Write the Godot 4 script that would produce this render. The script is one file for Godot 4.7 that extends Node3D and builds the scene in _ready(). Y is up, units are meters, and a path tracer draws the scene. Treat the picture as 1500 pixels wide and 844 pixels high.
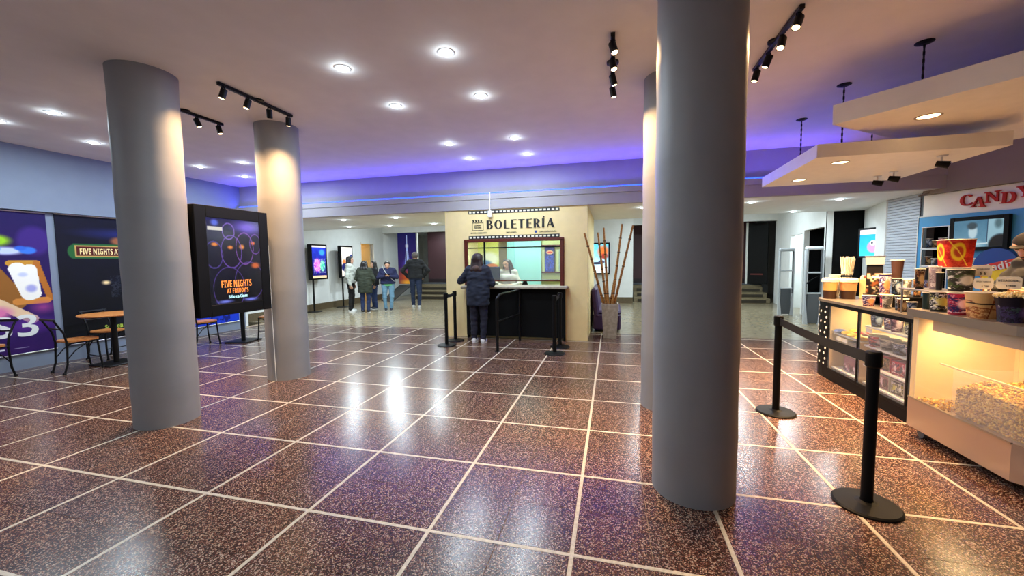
extends Node3D

# ---------------------------------------------------------------- mesh builder
class G:
	var v := PackedVector3Array()
	var n := PackedVector3Array()
	var uv := PackedVector2Array()
	var c := PackedColorArray()
	var col := Color.WHITE
	func tri(a: Vector3, b: Vector3, d: Vector3, na: Vector3, nb: Vector3, nd: Vector3, ua := Vector2.ZERO, ub := Vector2.ZERO, ud := Vector2.ZERO) -> void:
		if (d - a).cross(b - a).dot(na + nb + nd) < 0.0:
			v.append_array([a, d, b]); n.append_array([na, nd, nb]); uv.append_array([ua, ud, ub])
		else:
			v.append_array([a, b, d]); n.append_array([na, nb, nd]); uv.append_array([ua, ub, ud])
		c.append_array([col, col, col])
	func quad(a: Vector3, b: Vector3, d: Vector3, e: Vector3, o: Vector3, unit := false) -> void:
		var nn := (d - a).cross(b - a).normalized()
		if nn.length() < 0.5: nn = (e - a).cross(d - a).normalized()
		if nn.dot(o) < 0.0: nn = -nn
		var w := 1.0 if unit else a.distance_to(b)
		var h := 1.0 if unit else a.distance_to(e)
		tri(a, b, d, nn, nn, nn, Vector2(0, h), Vector2(w, h), Vector2(w, 0))
		tri(a, d, e, nn, nn, nn, Vector2(0, h), Vector2(w, 0), Vector2(0, 0))
	func box(p: Vector3, s: Vector3, b := Basis()) -> void:
		var x := b.x * s.x * 0.5
		var y := b.y * s.y * 0.5
		var z := b.z * s.z * 0.5
		quad(p - x - y + z, p + x - y + z, p + x + y + z, p - x + y + z, z)
		quad(p + x - y - z, p - x - y - z, p - x + y - z, p + x + y - z, -z)
		quad(p + x - y + z, p + x - y - z, p + x + y - z, p + x + y + z, x)
		quad(p - x - y - z, p - x - y + z, p - x + y + z, p - x + y - z, -x)
		quad(p - x + y + z, p + x + y + z, p + x + y - z, p - x + y - z, y)
		quad(p - x - y - z, p + x - y - z, p + x - y + z, p - x - y + z, -y)
	func span(a: Vector3, b: Vector3) -> void:
		box((a + b) * 0.5, (b - a).abs())
	# a box whose edges are bevelled by k
	func cbox(p: Vector3, s: Vector3, k: float, b := Basis()) -> void:
		var h := s * 0.5
		k = minf(k, minf(h.x, minf(h.y, h.z)) * 0.95)
		var ax := [b.x, b.y, b.z]
		var hs := [h.x, h.y, h.z]
		for i in 3:
			var j := (i + 1) % 3
			var m := (i + 2) % 3
			for sg in [-1.0, 1.0]:
				var o: Vector3 = ax[i] * hs[i] * sg
				var u: Vector3 = ax[j] * (hs[j] - k)
				var w: Vector3 = ax[m] * (hs[m] - k)
				quad(p + o - u - w, p + o + u - w, p + o + u + w, p + o - u + w, o)
				for sj in [-1.0, 1.0]:
					var o2: Vector3 = ax[j] * hs[j] * sj
					var q1: Vector3 = p + o + ax[j] * (hs[j] - k) * sj
					var q2: Vector3 = p + o2 + ax[i] * (hs[i] - k) * sg
					quad(q1 - w, q1 + w, q2 + w, q2 - w, o / hs[i] + o2 / hs[j])
		for sx in [-1.0, 1.0]:
			for sy in [-1.0, 1.0]:
				for sz in [-1.0, 1.0]:
					var e: Vector3 = b.x * h.x * sx + b.y * h.y * sy + b.z * h.z * sz
					var nn: Vector3 = (b.x * sx + b.y * sy + b.z * sz).normalized()
					tri(p + e - b.y * k * sy - b.z * k * sz, p + e - b.x * k * sx - b.z * k * sz, p + e - b.x * k * sx - b.y * k * sy, nn, nn, nn)
	func cyl(a: Vector3, b: Vector3, r0: float, r1: float, seg := 16, cap := true) -> void:
		var ax := (b - a).normalized()
		var u := ax.cross(Vector3.RIGHT if absf(ax.x) < 0.8 else Vector3.UP).normalized()
		var w := ax.cross(u)
		var sl := (r0 - r1) / maxf(a.distance_to(b), 1e-5)
		for i in seg:
			var t0 := TAU * i / seg
			var t1 := TAU * (i + 1) / seg
			var d0 := u * cos(t0) + w * sin(t0)
			var d1 := u * cos(t1) + w * sin(t1)
			var n0 := (d0 + ax * sl).normalized()
			var n1 := (d1 + ax * sl).normalized()
			var u0 := float(i) / seg
			var u1 := float(i + 1) / seg
			tri(a + d0 * r0, a + d1 * r0, b + d1 * r1, n0, n1, n1, Vector2(u0, 1), Vector2(u1, 1), Vector2(u1, 0))
			tri(a + d0 * r0, b + d1 * r1, b + d0 * r1, n0, n1, n0, Vector2(u0, 1), Vector2(u1, 0), Vector2(u0, 0))
			if cap:
				if r0 > 0.0: tri(a, a + d0 * r0, a + d1 * r0, -ax, -ax, -ax)
				if r1 > 0.0: tri(b, b + d0 * r1, b + d1 * r1, ax, ax, ax)
	# profile of (radius, height) turned about the y axis; outward side is on the right going up
	func lathe(pr: Array, o := Vector3.ZERO, seg := 20, sq := 0.0) -> void:
		for k in pr.size() - 1:
			var a: Vector2 = pr[k]
			var b: Vector2 = pr[k + 1]
			var t := (b - a).normalized()
			var nr := Vector2(t.y, -t.x)
			var v0 := 1.0 - float(k) / (pr.size() - 1)
			var v1 := 1.0 - float(k + 1) / (pr.size() - 1)
			for i in seg:
				var t0 := TAU * i / seg
				var t1 := TAU * (i + 1) / seg
				var d0 := Vector3(cos(t0), 0, sin(t0))
				var d1 := Vector3(cos(t1), 0, sin(t1))
				var n0 := d0 * nr.x + Vector3.UP * nr.y
				var n1 := d1 * nr.x + Vector3.UP * nr.y
				var f0 := 1.0
				var f1 := 1.0
				if sq > 0.0:
					f0 = 1.0 / maxf(absf(cos(t0)), absf(sin(t0)))
					f1 = 1.0 / maxf(absf(cos(t1)), absf(sin(t1)))
					f0 = lerpf(1.0, f0, sq); f1 = lerpf(1.0, f1, sq)
				var p00 := o + d0 * a.x * f0 + Vector3.UP * a.y
				var p01 := o + d1 * a.x * f1 + Vector3.UP * a.y
				var p10 := o + d0 * b.x * f0 + Vector3.UP * b.y
				var p11 := o + d1 * b.x * f1 + Vector3.UP * b.y
				var u0 := float(i) / seg
				var u1 := float(i + 1) / seg
				if a.x > 1e-5: tri(p00, p01, p11, n0, n1, n1, Vector2(u0, v0), Vector2(u1, v0), Vector2(u1, v1))
				if b.x > 1e-5: tri(p00, p11, p10, n0, n1, n0, Vector2(u0, v0), Vector2(u1, v1), Vector2(u0, v1))
	func prism(poly: PackedVector2Array, z0: float, z1: float, t := Transform3D()) -> void:
		var ix := Geometry2D.triangulate_polygon(poly)
		var zf := t.basis.z
		for i in range(0, ix.size(), 3):
			for q in [[z1, zf], [z0, -zf]]:
				var nn: Vector3 = q[1].normalized()
				var z: float = q[0]
				tri(t * Vector3(poly[ix[i]].x, poly[ix[i]].y, z), t * Vector3(poly[ix[i + 1]].x, poly[ix[i + 1]].y, z), t * Vector3(poly[ix[i + 2]].x, poly[ix[i + 2]].y, z), nn, nn, nn, poly[ix[i]], poly[ix[i + 1]], poly[ix[i + 2]])
		var cw := Geometry2D.is_polygon_clockwise(poly)
		for i in poly.size():
			var p := poly[i]
			var q := poly[(i + 1) % poly.size()]
			var e := (q - p).orthogonal()
			if cw: e = -e
			var o2 := Vector2(q.y - p.y, p.x - q.x)
			if not cw: o2 = -o2
			# outward of a polygon: test by offset
			var mid := (p + q) * 0.5 + o2.normalized() * 1e-4
			if Geometry2D.is_point_in_polygon(mid, poly): o2 = -o2
			quad(t * Vector3(p.x, p.y, z0), t * Vector3(q.x, q.y, z0), t * Vector3(q.x, q.y, z1), t * Vector3(p.x, p.y, z1), t.basis * Vector3(o2.x, o2.y, 0))
	func tube(pts: Array, r: float, seg := 8) -> void:
		for i in pts.size() - 1:
			cyl(pts[i], pts[i + 1], r, r, seg, i == 0 or i == pts.size() - 2)
			if i > 0: ball(pts[i], Vector3(r, r, r), 6, seg)
	func ball(p: Vector3, r: Vector3, rings := 8, seg := 12) -> void:
		for j in rings:
			var a0 := PI * j / rings - PI / 2
			var a1 := PI * (j + 1) / rings - PI / 2
			for i in seg:
				var t0 := TAU * i / seg
				var t1 := TAU * (i + 1) / seg
				var q := [Vector3(cos(a0) * cos(t0), sin(a0), cos(a0) * sin(t0)), Vector3(cos(a0) * cos(t1), sin(a0), cos(a0) * sin(t1)), Vector3(cos(a1) * cos(t1), sin(a1), cos(a1) * sin(t1)), Vector3(cos(a1) * cos(t0), sin(a1), cos(a1) * sin(t0))]
				if j > 0: tri(p + q[0] * r, p + q[1] * r, p + q[2] * r, (q[0] / r).normalized(), (q[1] / r).normalized(), (q[2] / r).normalized())
				if j < rings - 1: tri(p + q[0] * r, p + q[2] * r, p + q[3] * r, (q[0] / r).normalized(), (q[2] / r).normalized(), (q[3] / r).normalized())
	func add(o: G, t := Transform3D()) -> void:
		var nb := t.basis.inverse().transposed()
		var flip := t.basis.determinant() < 0.0
		for i in range(0, o.v.size(), 3):
			for k in ([0, 2, 1] if flip else [0, 1, 2]):
				v.append(t * o.v[i + k]); n.append((nb * o.n[i + k]).normalized()); uv.append(o.uv[i + k]); c.append(o.c[i + k])
	func mesh(colored := false) -> ArrayMesh:
		var a := []
		a.resize(Mesh.ARRAY_MAX)
		a[Mesh.ARRAY_VERTEX] = v
		a[Mesh.ARRAY_NORMAL] = n
		a[Mesh.ARRAY_TEX_UV] = uv
		if colored: a[Mesh.ARRAY_COLOR] = c
		var m := ArrayMesh.new()
		m.add_surface_from_arrays(Mesh.PRIMITIVE_TRIANGLES, a)
		return m

var used := {}
var M := {}

func numbered(s: String) -> String:
	if not used.has(s):
		used[s] = 0
		return s
	used[s] += 1
	return "%s_%03d" % [s, used[s]]

func thing(called: String, label: String, category: String, at := Vector3.ZERO, turn := 0.0, group := "") -> Node3D:
	var o := Node3D.new()
	o.name = numbered(called)
	add_child(o)
	o.position = at
	o.rotation.y = turn
	tag(o, label, category, group)
	return o

func tag(o: Node, label: String, category: String, group := "") -> void:
	o.set_meta("label", label)
	o.set_meta("category", category)
	if group != "": o.set_meta("group", group)

func part(called: String, g, m: Material, parent: Node, at := Vector3.ZERO, colored := false) -> MeshInstance3D:
	var o := MeshInstance3D.new()
	o.mesh = g.mesh(colored) if g is G else g
	o.material_override = m
	o.name = called
	o.position = at
	parent.add_child(o, true)
	return o

func struct(called: String, g: G, m: Material) -> MeshInstance3D:
	var o := part(numbered(called), g, m, self)
	o.set_meta("kind", "structure")
	return o

func dup(o: Node3D, called: String, at: Vector3, turn: float, label: String, group := "") -> Node3D:
	var r: Node3D = o.duplicate()
	r.name = numbered(called)
	add_child(r)
	r.position = at
	r.rotation.y = turn
	r.set_meta("label", label)
	if group != "": r.set_meta("group", group)
	return r

func words(called: String, s: String, height: float, depth: float, m: Material, parent: Node, t: Transform3D, serif := false, bold := true, stretch := 1.0) -> MeshInstance3D:
	var f := SystemFont.new()
	f.font_names = PackedStringArray(["Droid Serif" if serif else "Droid Sans"])
	f.font_weight = 700 if bold else 400
	var tm := TextMesh.new()
	tm.font = f
	tm.text = s
	tm.font_size = 48
	tm.pixel_size = height / (48.0 * 0.714)
	tm.depth = depth
	tm.curve_step = 3.0
	var o := MeshInstance3D.new()
	o.mesh = tm
	o.material_override = m
	o.name = called
	o.transform = t * Transform3D(Basis.from_scale(Vector3(stretch, 1, 1)), Vector3.ZERO)
	parent.add_child(o, true)
	return o

# ---------------------------------------------------------------- materials
func mat(c: Color, rough := 0.6, metal := 0.0, spec := 0.5) -> StandardMaterial3D:
	var m := StandardMaterial3D.new()
	m.albedo_color = c
	m.roughness = rough
	m.metallic = metal
	m.metallic_specular = spec
	return m

func glow(c: Color, e: float) -> StandardMaterial3D:
	var m := mat(c, 0.5)
	m.emission_enabled = true
	m.emission = c
	m.emission_energy_multiplier = e
	return m

func noise_tex(px: int, freq: float, ramp: Array, kind := FastNoiseLite.TYPE_SIMPLEX_SMOOTH, oct := 4, sd := 1, hard := false, warp := 0.0) -> NoiseTexture2D:
	var f := FastNoiseLite.new()
	f.noise_type = kind
	f.frequency = freq
	f.seed = sd
	f.fractal_octaves = oct
	if kind == FastNoiseLite.TYPE_CELLULAR:
		f.cellular_return_type = FastNoiseLite.RETURN_CELL_VALUE
		f.cellular_jitter = 1.0
		f.fractal_type = FastNoiseLite.FRACTAL_NONE
	if warp > 0.0:
		f.domain_warp_enabled = true
		f.domain_warp_amplitude = warp
		f.domain_warp_frequency = freq * 0.9
	var g := Gradient.new()
	var off := PackedFloat32Array()
	var cs := PackedColorArray()
	for r in ramp:
		off.append(r[0]); cs.append(r[1])
	g.offsets = off
	g.colors = cs
	if hard: g.interpolation_mode = Gradient.GRADIENT_INTERPOLATE_CONSTANT
	var t := NoiseTexture2D.new()
	t.width = px
	t.height = px
	t.seamless = true
	t.noise = f
	t.color_ramp = g
	t.normalize = true
	t.generate_mipmaps = false
	return t

func textured(tex: Texture2D, metres: float, rough: float, tint := Color.WHITE, world := true) -> StandardMaterial3D:
	var m := mat(tint, rough)
	m.albedo_texture = tex
	m.uv1_triplanar = true
	m.uv1_world_triplanar = world
	m.uv1_scale = Vector3.ONE / metres
	return m

func glass(alpha := 0.06, tint := Color(0.95, 0.98, 1.0)) -> StandardMaterial3D:
	var m := mat(Color(tint.r, tint.g, tint.b, alpha), 0.03, 0.0, 0.35)
	m.transparency = BaseMaterial3D.TRANSPARENCY_ALPHA
	return m

# flat print: ops are drawn over a ground of two mixed colours, in 0..1 coordinates with y down
func art(w: int, h: int, top: Color, bottom: Color, ops: Array, sd := 1) -> ImageTexture:
	var im := Image.create(w, h, false, Image.FORMAT_RGBA8)
	var f := FastNoiseLite.new()
	f.seed = sd
	f.frequency = 0.03
	for y in h:
		for x in w:
			im.set_pixel(x, y, top.lerp(bottom, clampf(float(y) / h + f.get_noise_2d(x, y) * 0.25, 0, 1)))
	for o in ops:
		var k: String = o[0]
		if k == "e":
			var cx: float = o[1] * w
			var cy: float = o[2] * h
			var rx: float = o[3] * w
			var ry: float = o[4] * h
			var cl: Color = o[5]
			var soft: float = o[6] if o.size() > 6 else 0.1
			for y in range(maxi(0, int(cy - ry)), mini(h, int(cy + ry) + 1)):
				for x in range(maxi(0, int(cx - rx)), mini(w, int(cx + rx) + 1)):
					var d := Vector2((x - cx) / rx, (y - cy) / ry).length()
					var a := clampf((1.0 - d) / maxf(soft, 0.01), 0, 1)
					if a > 0: im.set_pixel(x, y, im.get_pixel(x, y).lerp(cl, a * cl.a))
		elif k == "o":
			var c2 := Vector2(o[1] * w, o[2] * h)
			var r2 := Vector2(o[3] * w, o[4] * h)
			var cl: Color = o[5]
			for y in range(maxi(0, int(c2.y - r2.y)), mini(h, int(c2.y + r2.y) + 1)):
				for x in range(maxi(0, int(c2.x - r2.x)), mini(w, int(c2.x + r2.x) + 1)):
					var d := ((Vector2(x, y) - c2) / r2).length()
					if d < 1.0 and d > 1.0 - o[6]: im.set_pixel(x, y, im.get_pixel(x, y).lerp(cl, 0.8))
		elif k == "r":
			var cl: Color = o[5]
			for y in range(maxi(0, int(o[2] * h)), mini(h, int(o[4] * h))):
				for x in range(maxi(0, int(o[1] * w)), mini(w, int(o[3] * w))):
					im.set_pixel(x, y, im.get_pixel(x, y).lerp(cl, cl.a))
		elif k == "l":
			var a := Vector2(o[1] * w, o[2] * h)
			var b := Vector2(o[3] * w, o[4] * h)
			var wd: float = o[5] * w
			var cl: Color = o[6]
			for y in range(maxi(0, int(minf(a.y, b.y) - wd)), mini(h, int(maxf(a.y, b.y) + wd) + 1)):
				for x in range(maxi(0, int(minf(a.x, b.x) - wd)), mini(w, int(maxf(a.x, b.x) + wd) + 1)):
					var p := Vector2(x, y)
					if Geometry2D.get_closest_point_to_segment(p, a, b).distance_to(p) < wd * 0.5:
						im.set_pixel(x, y, im.get_pixel(x, y).lerp(cl, cl.a))
		elif k == "n":
			var cn := FastNoiseLite.new()
			cn.seed = sd + 7
			cn.noise_type = FastNoiseLite.TYPE_CELLULAR
			cn.cellular_return_type = FastNoiseLite.RETURN_CELL_VALUE
			cn.frequency = o[6]
			var cs: Array = o[5]
			for y in range(int(o[2] * h), int(o[4] * h)):
				for x in range(int(o[1] * w), int(o[3] * w)):
					var q := cn.get_noise_2d(x + f.get_noise_2d(x * 3, y * 3) * 12.0, y + f.get_noise_2d(y * 3, x * 3) * 12.0) * 0.5 + 0.5
					var i := int(clampf(q * cs.size(), 0, cs.size() - 1))
					var cl: Color = cs[i]
					if cl.a > 0: im.set_pixel(x, y, im.get_pixel(x, y).lerp(cl, cl.a))
	return ImageTexture.create_from_image(im)

func printed(t: Texture2D, rough := 0.4) -> StandardMaterial3D:
	var m := mat(Color.WHITE, rough, 0.0, 0.35)
	m.albedo_texture = t
	return m

func lit_print(t: Texture2D, e: float) -> StandardMaterial3D:
	var m := mat(Color(0.05, 0.05, 0.05), 0.15)
	m.emission_enabled = true
	m.emission = Color.WHITE
	m.emission_operator = BaseMaterial3D.EMISSION_OP_MULTIPLY
	m.emission_texture = t
	m.emission_energy_multiplier = e
	return m

# a quad facing +z of the node, w by h, centred
func sheet(w: float, h: float, z := 0.0) -> G:
	var g := G.new()
	g.quad(Vector3(-w / 2, -h / 2, z), Vector3(w / 2, -h / 2, z), Vector3(w / 2, h / 2, z), Vector3(-w / 2, h / 2, z), Vector3.BACK, true)
	return g

# ---------------------------------------------------------------- the scene
const CEIL := 3.40
const LOW := 2.60
const COOL := Color(0.88, 0.955, 1.0)
const WARM := Color(1.0, 0.80, 0.56)
const NEUTRAL := Color(0.90, 0.97, 1.0)
const E_LOBBY := 1.3
const E_BULB := 0.02
const E_HALL := 2.4
const E_TRACK := 2.3
const E_PANEL := 9.0
const E_LED := 1.5

func _ready() -> void:
	# camera
	var cam := Camera3D.new()
	cam.name = "camera"
	cam.transform = Transform3D(Basis(Vector3(0.96948005, -0.0127876, -0.24483649), Vector3(-0.00468997, 0.9974888, -0.07066887), Vector3(0.24512535, 0.06966034, 0.96698552)), Vector3(0, 1.57, 0))
	cam.fov = 72.29
	cam.near = 0.05
	cam.far = 100.0
	add_child(cam)
	cam.current = true
	# closed interior: the surroundings give nothing
	var env := Environment.new()
	env.background_mode = Environment.BG_COLOR
	env.background_color = Color(0.02, 0.02, 0.025)
	env.tonemap_mode = Environment.TONE_MAPPER_LINEAR
	env.tonemap_exposure = 1.6
	env.sdfgi_enabled = true
	env.ssao_enabled = true
	env.ssil_enabled = true
	var we := WorldEnvironment.new()
	we.name = "world"
	we.environment = env
	add_child(we)
	materials()
	shell()
	lobby_lights()
	columns()
	hall()
	booth()
	cafe()
	queue_posts()
	planter_and_sofa()
	candy()
	people()

func materials() -> void:
	var chips := noise_tex(1024, 0.17, [[0.0, Color8(48, 28, 24)], [0.26, Color8(88, 50, 40)], [0.44, Color8(62, 36, 30)], [0.58, Color8(118, 82, 70)], [0.71, Color8(164, 134, 114)], [0.84, Color8(194, 175, 154)], [0.955, Color8(56, 36, 32)]], FastNoiseLite.TYPE_CELLULAR, 1, 5, true, 9.0)
	var tints := [Color(0.9, 0.89, 0.9), Color(0.84, 0.82, 0.82), Color(0.9, 0.87, 0.85), Color(0.86, 0.85, 0.88)]
	for i in 4:
		var m := textured(chips, 0.95, 0.23, tints[i])
		m.uv1_offset = Vector3(0.31, 0.17, 0.53) * i
		m.metallic_specular = 0.5
		M["tile%d" % i] = m
	M.strip = textured(noise_tex(256, 0.05, [[0.0, Color8(176, 166, 146)], [1.0, Color8(214, 206, 188)]]), 0.4, 0.35)
	M.grout = mat(Color8(168, 146, 124), 0.6)
	var beige := noise_tex(512, 0.02, [[0.0, Color8(126, 115, 94)], [0.5, Color8(142, 130, 106)], [1.0, Color8(154, 142, 118)]], FastNoiseLite.TYPE_SIMPLEX_SMOOTH, 5, 9, false, 14.0)
	M.hall_floor = textured(beige, 1.6, 0.22)
	M.stone = textured(beige, 0.9, 0.45, Color(0.86, 0.84, 0.78))
	M.stone_dark = textured(beige, 0.9, 0.5, Color(0.35, 0.33, 0.3))
	var plaster := noise_tex(512, 0.015, [[0.0, Color(0.97, 0.97, 0.97)], [1.0, Color(1, 1, 1)]], FastNoiseLite.TYPE_SIMPLEX_SMOOTH, 5, 3)
	M.white = textured(plaster, 2.5, 0.8, Color8(236, 238, 236))
	M.ceiling = textured(plaster, 3.0, 0.75, Color8(240, 234, 230))
	M.beam = textured(plaster, 2.5, 0.75, Color8(166, 162, 164))
	M.wall_left = textured(plaster, 2.5, 0.8, Color8(128, 138, 156))
	M.column = textured(plaster, 1.7, 0.5, Color8(142, 141, 142))
	M.cream = textured(plaster, 1.5, 0.7, Color8(236, 214, 156))
	M.soffit = textured(plaster, 2.0, 0.75, Color8(142, 130, 120))
	M.panel = textured(plaster, 1.4, 0.5, Color8(246, 240, 228))
	M.black = mat(Color8(12, 12, 13), 0.5, 0.0, 0.28)
	M.black_matt = mat(Color8(9, 9, 10), 0.85, 0.0, 0.3)
	M.black_metal = mat(Color8(13, 13, 14), 0.4, 0.2, 0.4)
	M.iron = mat(Color8(15, 15, 17), 0.45, 0.2, 0.4)
	M.steel = mat(Color8(190, 188, 184), 0.28, 1.0)
	M.brushed = mat(Color8(204, 186, 172), 0.3, 0.8)
	M.chrome = mat(Color8(210, 210, 212), 0.15, 1.0)
	M.grey_plastic = mat(Color8(186, 192, 196), 0.45)
	M.dark_grey = mat(Color8(84, 88, 92), 0.5)
	var grain := noise_tex(256, 0.03, [[0.0, Color8(176, 100, 46)], [0.5, Color8(206, 130, 66)], [1.0, Color8(226, 154, 88)]], FastNoiseLite.TYPE_SIMPLEX_SMOOTH, 4, 4, false, 20.0)
	M.wood = textured(grain, 0.5, 0.35)
	M.red_wood = textured(grain, 0.5, 0.4, Color(0.42, 0.2, 0.14))
	M.bamboo = textured(noise_tex(256, 0.03, [[0.0, Color8(112, 66, 28)], [0.55, Color8(172, 118, 58)], [1.0, Color8(204, 158, 92)]], FastNoiseLite.TYPE_SIMPLEX_SMOOTH, 4, 21), 0.3, 0.45)
	M.bamboo_node = mat(Color8(70, 42, 22), 0.6)
	M.pot = textured(noise_tex(256, 0.03, [[0.0, Color8(138, 128, 112)], [1.0, Color8(176, 166, 148)]]), 0.6, 0.7)
	M.purple = mat(Color8(62, 36, 82), 0.4)
	M.maroon = textured(plaster, 1.0, 0.55, Color8(74, 44, 48))
	M.maroon_dark = mat(Color8(42, 28, 32), 0.5)
	M.carpet = textured(noise_tex(256, 0.2, [[0.0, Color8(60, 64, 70)], [1.0, Color8(96, 100, 106)]]), 0.3, 0.95)
	M.rubber = mat(Color8(48, 50, 52), 0.8)
	M.baseboard = textured(beige, 0.7, 0.5, Color(0.7, 0.66, 0.6))
	M.lens_cool = glow(Color(0.9, 0.98, 1.0), 3.0)
	M.lens_warm = glow(Color(1.0, 0.86, 0.66), 4.0)
	M.trim_white = mat(Color8(225, 226, 228), 0.4)
	M.trim_warm = mat(Color8(170, 150, 120), 0.3, 0.6)
	M.led = glow(Color(0.10, 0.22, 1.0), 5.0)
	M.ink = mat(Color8(18, 18, 20), 0.6)
	M.paper = mat(Color8(232, 226, 208), 0.7)
	M.glass = glass()
	M.red = mat(Color8(184, 36, 26), 0.5, 0.0, 0.35)
	M.sky_blue = mat(Color8(66, 156, 212), 0.45)
	M.edge_white = mat(Color8(232, 232, 226), 0.45)
	M.popcorn = mat(Color.WHITE, 0.75)
	M.popcorn.vertex_color_use_as_albedo = true
	M.popcorn.vertex_color_is_srgb = true
	M.cream_panel = mat(Color8(232, 206, 156), 0.5)
	M.belt = mat(Color8(14, 14, 15), 0.85)

# ---------------------------------------------------------------- floor, walls, ceilings
const X0 := -0.20066
const Z0 := -2.00992
const SX := 0.83113
const SZ := 0.79310
const FX0 := -8.74
const FX1 := 8.4
const FZ0 := -8.5
const FZ1 := 2.8

func shell() -> void:
	# the terrazzo floor: a bed, pale divider strips, and tiles two by two in every field
	var g := G.new()
	g.span(Vector3(FX0 - 0.2, -0.2, FZ0), Vector3(FX1 + 0.2, -0.004, FZ1 + 0.2))
	var fl := struct("floor", g, M.grout)
	var st := 0.022
	for k in range(-6, 9):
		var z := Z0 - SZ * k
		g = G.new()
		g.span(Vector3(FX0, -0.01, z - st / 2), Vector3(FX1, 0.0, z + st / 2))
		part("divider_strip", g, M.strip, fl)
	for i in range(-10, 11):
		var x := X0 + SX * i
		g = G.new()
		g.span(Vector3(x - st / 2, -0.01, FZ0), Vector3(x + st / 2, 0.0003, FZ1))
		part("divider_strip", g, M.strip, fl)
	var joint := 0.002
	var tw := (SX - st - joint) / 2 - 0.001
	var td := (SZ - st - joint) / 2 - 0.001
	g = G.new()
	g.cbox(Vector3(0, -0.006, 0), Vector3(tw, 0.012, td), 0.0012)
	var tile_mesh := g.mesh()
	var cam: Camera3D = get_node("camera")
	var inv := cam.transform.affine_inverse()
	var spots := []
	var rng := RandomNumberGenerator.new()
	rng.seed = 4
	for i in range(-11, 11):
		for k in range(-7, 9):
			for a in 2:
				for b in 2:
					var x0 := X0 + SX * i + st / 2 + 0.0005 + a * (tw + joint)
					var z1 := Z0 - SZ * k - st / 2 - 0.0005 - b * (td + joint)
					var p := Vector3(x0 + tw / 2, 0, z1 - td / 2)
					var lo := Vector2(maxf(x0, FX0), maxf(z1 - td, FZ0))
					var hi := Vector2(minf(x0 + tw, FX1), minf(z1, FZ1))
					if hi.x - lo.x < 0.02 or hi.y - lo.y < 0.02: continue
					var q := inv * p
					var full := hi.x - lo.x > tw - 0.001 and hi.y - lo.y > td - 0.001
					var seen := q.z < -0.3 and absf(q.x / q.z) < 1.36 and absf(q.y / q.z) < 0.8
					spots.append([q.length() if seen and full else 100.0 + q.length(), p, lo, hi, rng.randi() % 4])
	spots.sort_custom(func(a, b): return a[0] < b[0])
	var rest := [G.new(), G.new(), G.new(), G.new()]
	for j in spots.size():
		var s: Array = spots[j]
		if j < 300 and s[0] < 100.0:
			part("tile", tile_mesh, M["tile%d" % s[4]], fl, s[1])
		else:
			var lo: Vector2 = s[2]
			var hi: Vector2 = s[3]
			rest[s[4]].cbox(Vector3((lo.x + hi.x) / 2, -0.006, (lo.y + hi.y) / 2), Vector3(hi.x - lo.x, 0.012, hi.y - lo.y), 0.0012)
	for j in 4:
		var o := part("far_tiles", rest[j], M["tile%d" % j], fl)
		o.set_meta("kind", "stuff")
	# hall floor behind
	g = G.new()
	g.span(Vector3(-12.0, -0.2, -19.0), Vector3(8.6, 0.0, FZ0))
	struct("floor_hall", g, M.hall_floor)
	# lobby ceiling and the low hall ceiling
	g = G.new()
	g.span(Vector3(FX0 - 0.2, CEIL, -7.72), Vector3(FX1 + 0.2, CEIL + 0.2, FZ1 + 0.2))
	struct("ceiling", g, M.ceiling)
	g = G.new()
	g.span(Vector3(-9.7, LOW, -10.65), Vector3(6.2, LOW + 0.12, -7.74))
	struct("ceiling_hall", g, M.white)
	g = G.new()
	g.span(Vector3(-12.0, 3.3, -19.0), Vector3(8.6, 3.5, -10.5))
	struct("ceiling_stage", g, M.white)
	g = G.new()
	g.span(Vector3(-9.7, LOW + 0.12, -10.65), Vector3(6.2, 3.3, -10.55))
	struct("wall_hall_step", g, M.white)
	# the long beam between lobby and hall: fascia, lip, ledge and the face above it
	g = G.new()
	g.span(Vector3(-8.9, LOW, -7.74), Vector3(6.4, 2.80, -7.62))
	var bm := struct("beam", g, M.beam)
	g = G.new()
	g.span(Vector3(-8.9, 2.80, -7.74), Vector3(6.4, 2.905, -7.605))
	part("lip", g, M.beam, bm)
	g = G.new()
	g.span(Vector3(-8.9, 2.90, -7.95), Vector3(6.4, CEIL, -7.70))
	part("upper_face", g, M.beam, bm)
	# blue strip of light that runs along the ledge
	var led := thing("led_strip", "glowing blue LED strip running along the ceiling beam ledge", "light strip", Vector3(-2.55, 2.905, -7.615))
	g = G.new()
	g.cbox(Vector3(0, 0.009, 0), Vector3(12.1, 0.014, 0.014), 0.005)
	part("led_strip_tube", g, M.led, led)
	g = G.new()
	g.span(Vector3(-6.06, 0.0, -0.024), Vector3(6.06, 0.034, -0.020))
	part("channel", g, M.beam, led)
	for i in 4:
		var al := AreaLight3D.new()
		al.name = "led_light"
		al.area_size = Vector2(3.0, 0.03)
		al.light_color = Color(0.28, 0.26, 1.0)
		al.light_energy = E_LED
		al.area_range = 12.0
		al.area_attenuation = 2.0
		al.shadow_enabled = true
		al.transform = Transform3D(Basis(Vector3.RIGHT, deg_to_rad(140.0)), Vector3(-4.53 + 3.02 * i, 0.022, 0.002))
		led.add_child(al, true)
	# left wall: upper band stands a little proud of the lower wall
	g = G.new()
	g.span(Vector3(-8.95, 0, -7.74), Vector3(-8.74, 2.43, FZ1))
	struct("wall_left", g, M.wall_left)
	g = G.new()
	g.span(Vector3(-8.95, 2.43, -7.74), Vector3(-8.66, CEIL, FZ1))
	struct("wall_left_upper", g, M.wall_left)
	# walls behind the camera and to the right, out of the picture
	g = G.new()
	g.span(Vector3(-8.95, 0, FZ1), Vector3(8.6, CEIL, FZ1 + 0.2))
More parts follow.
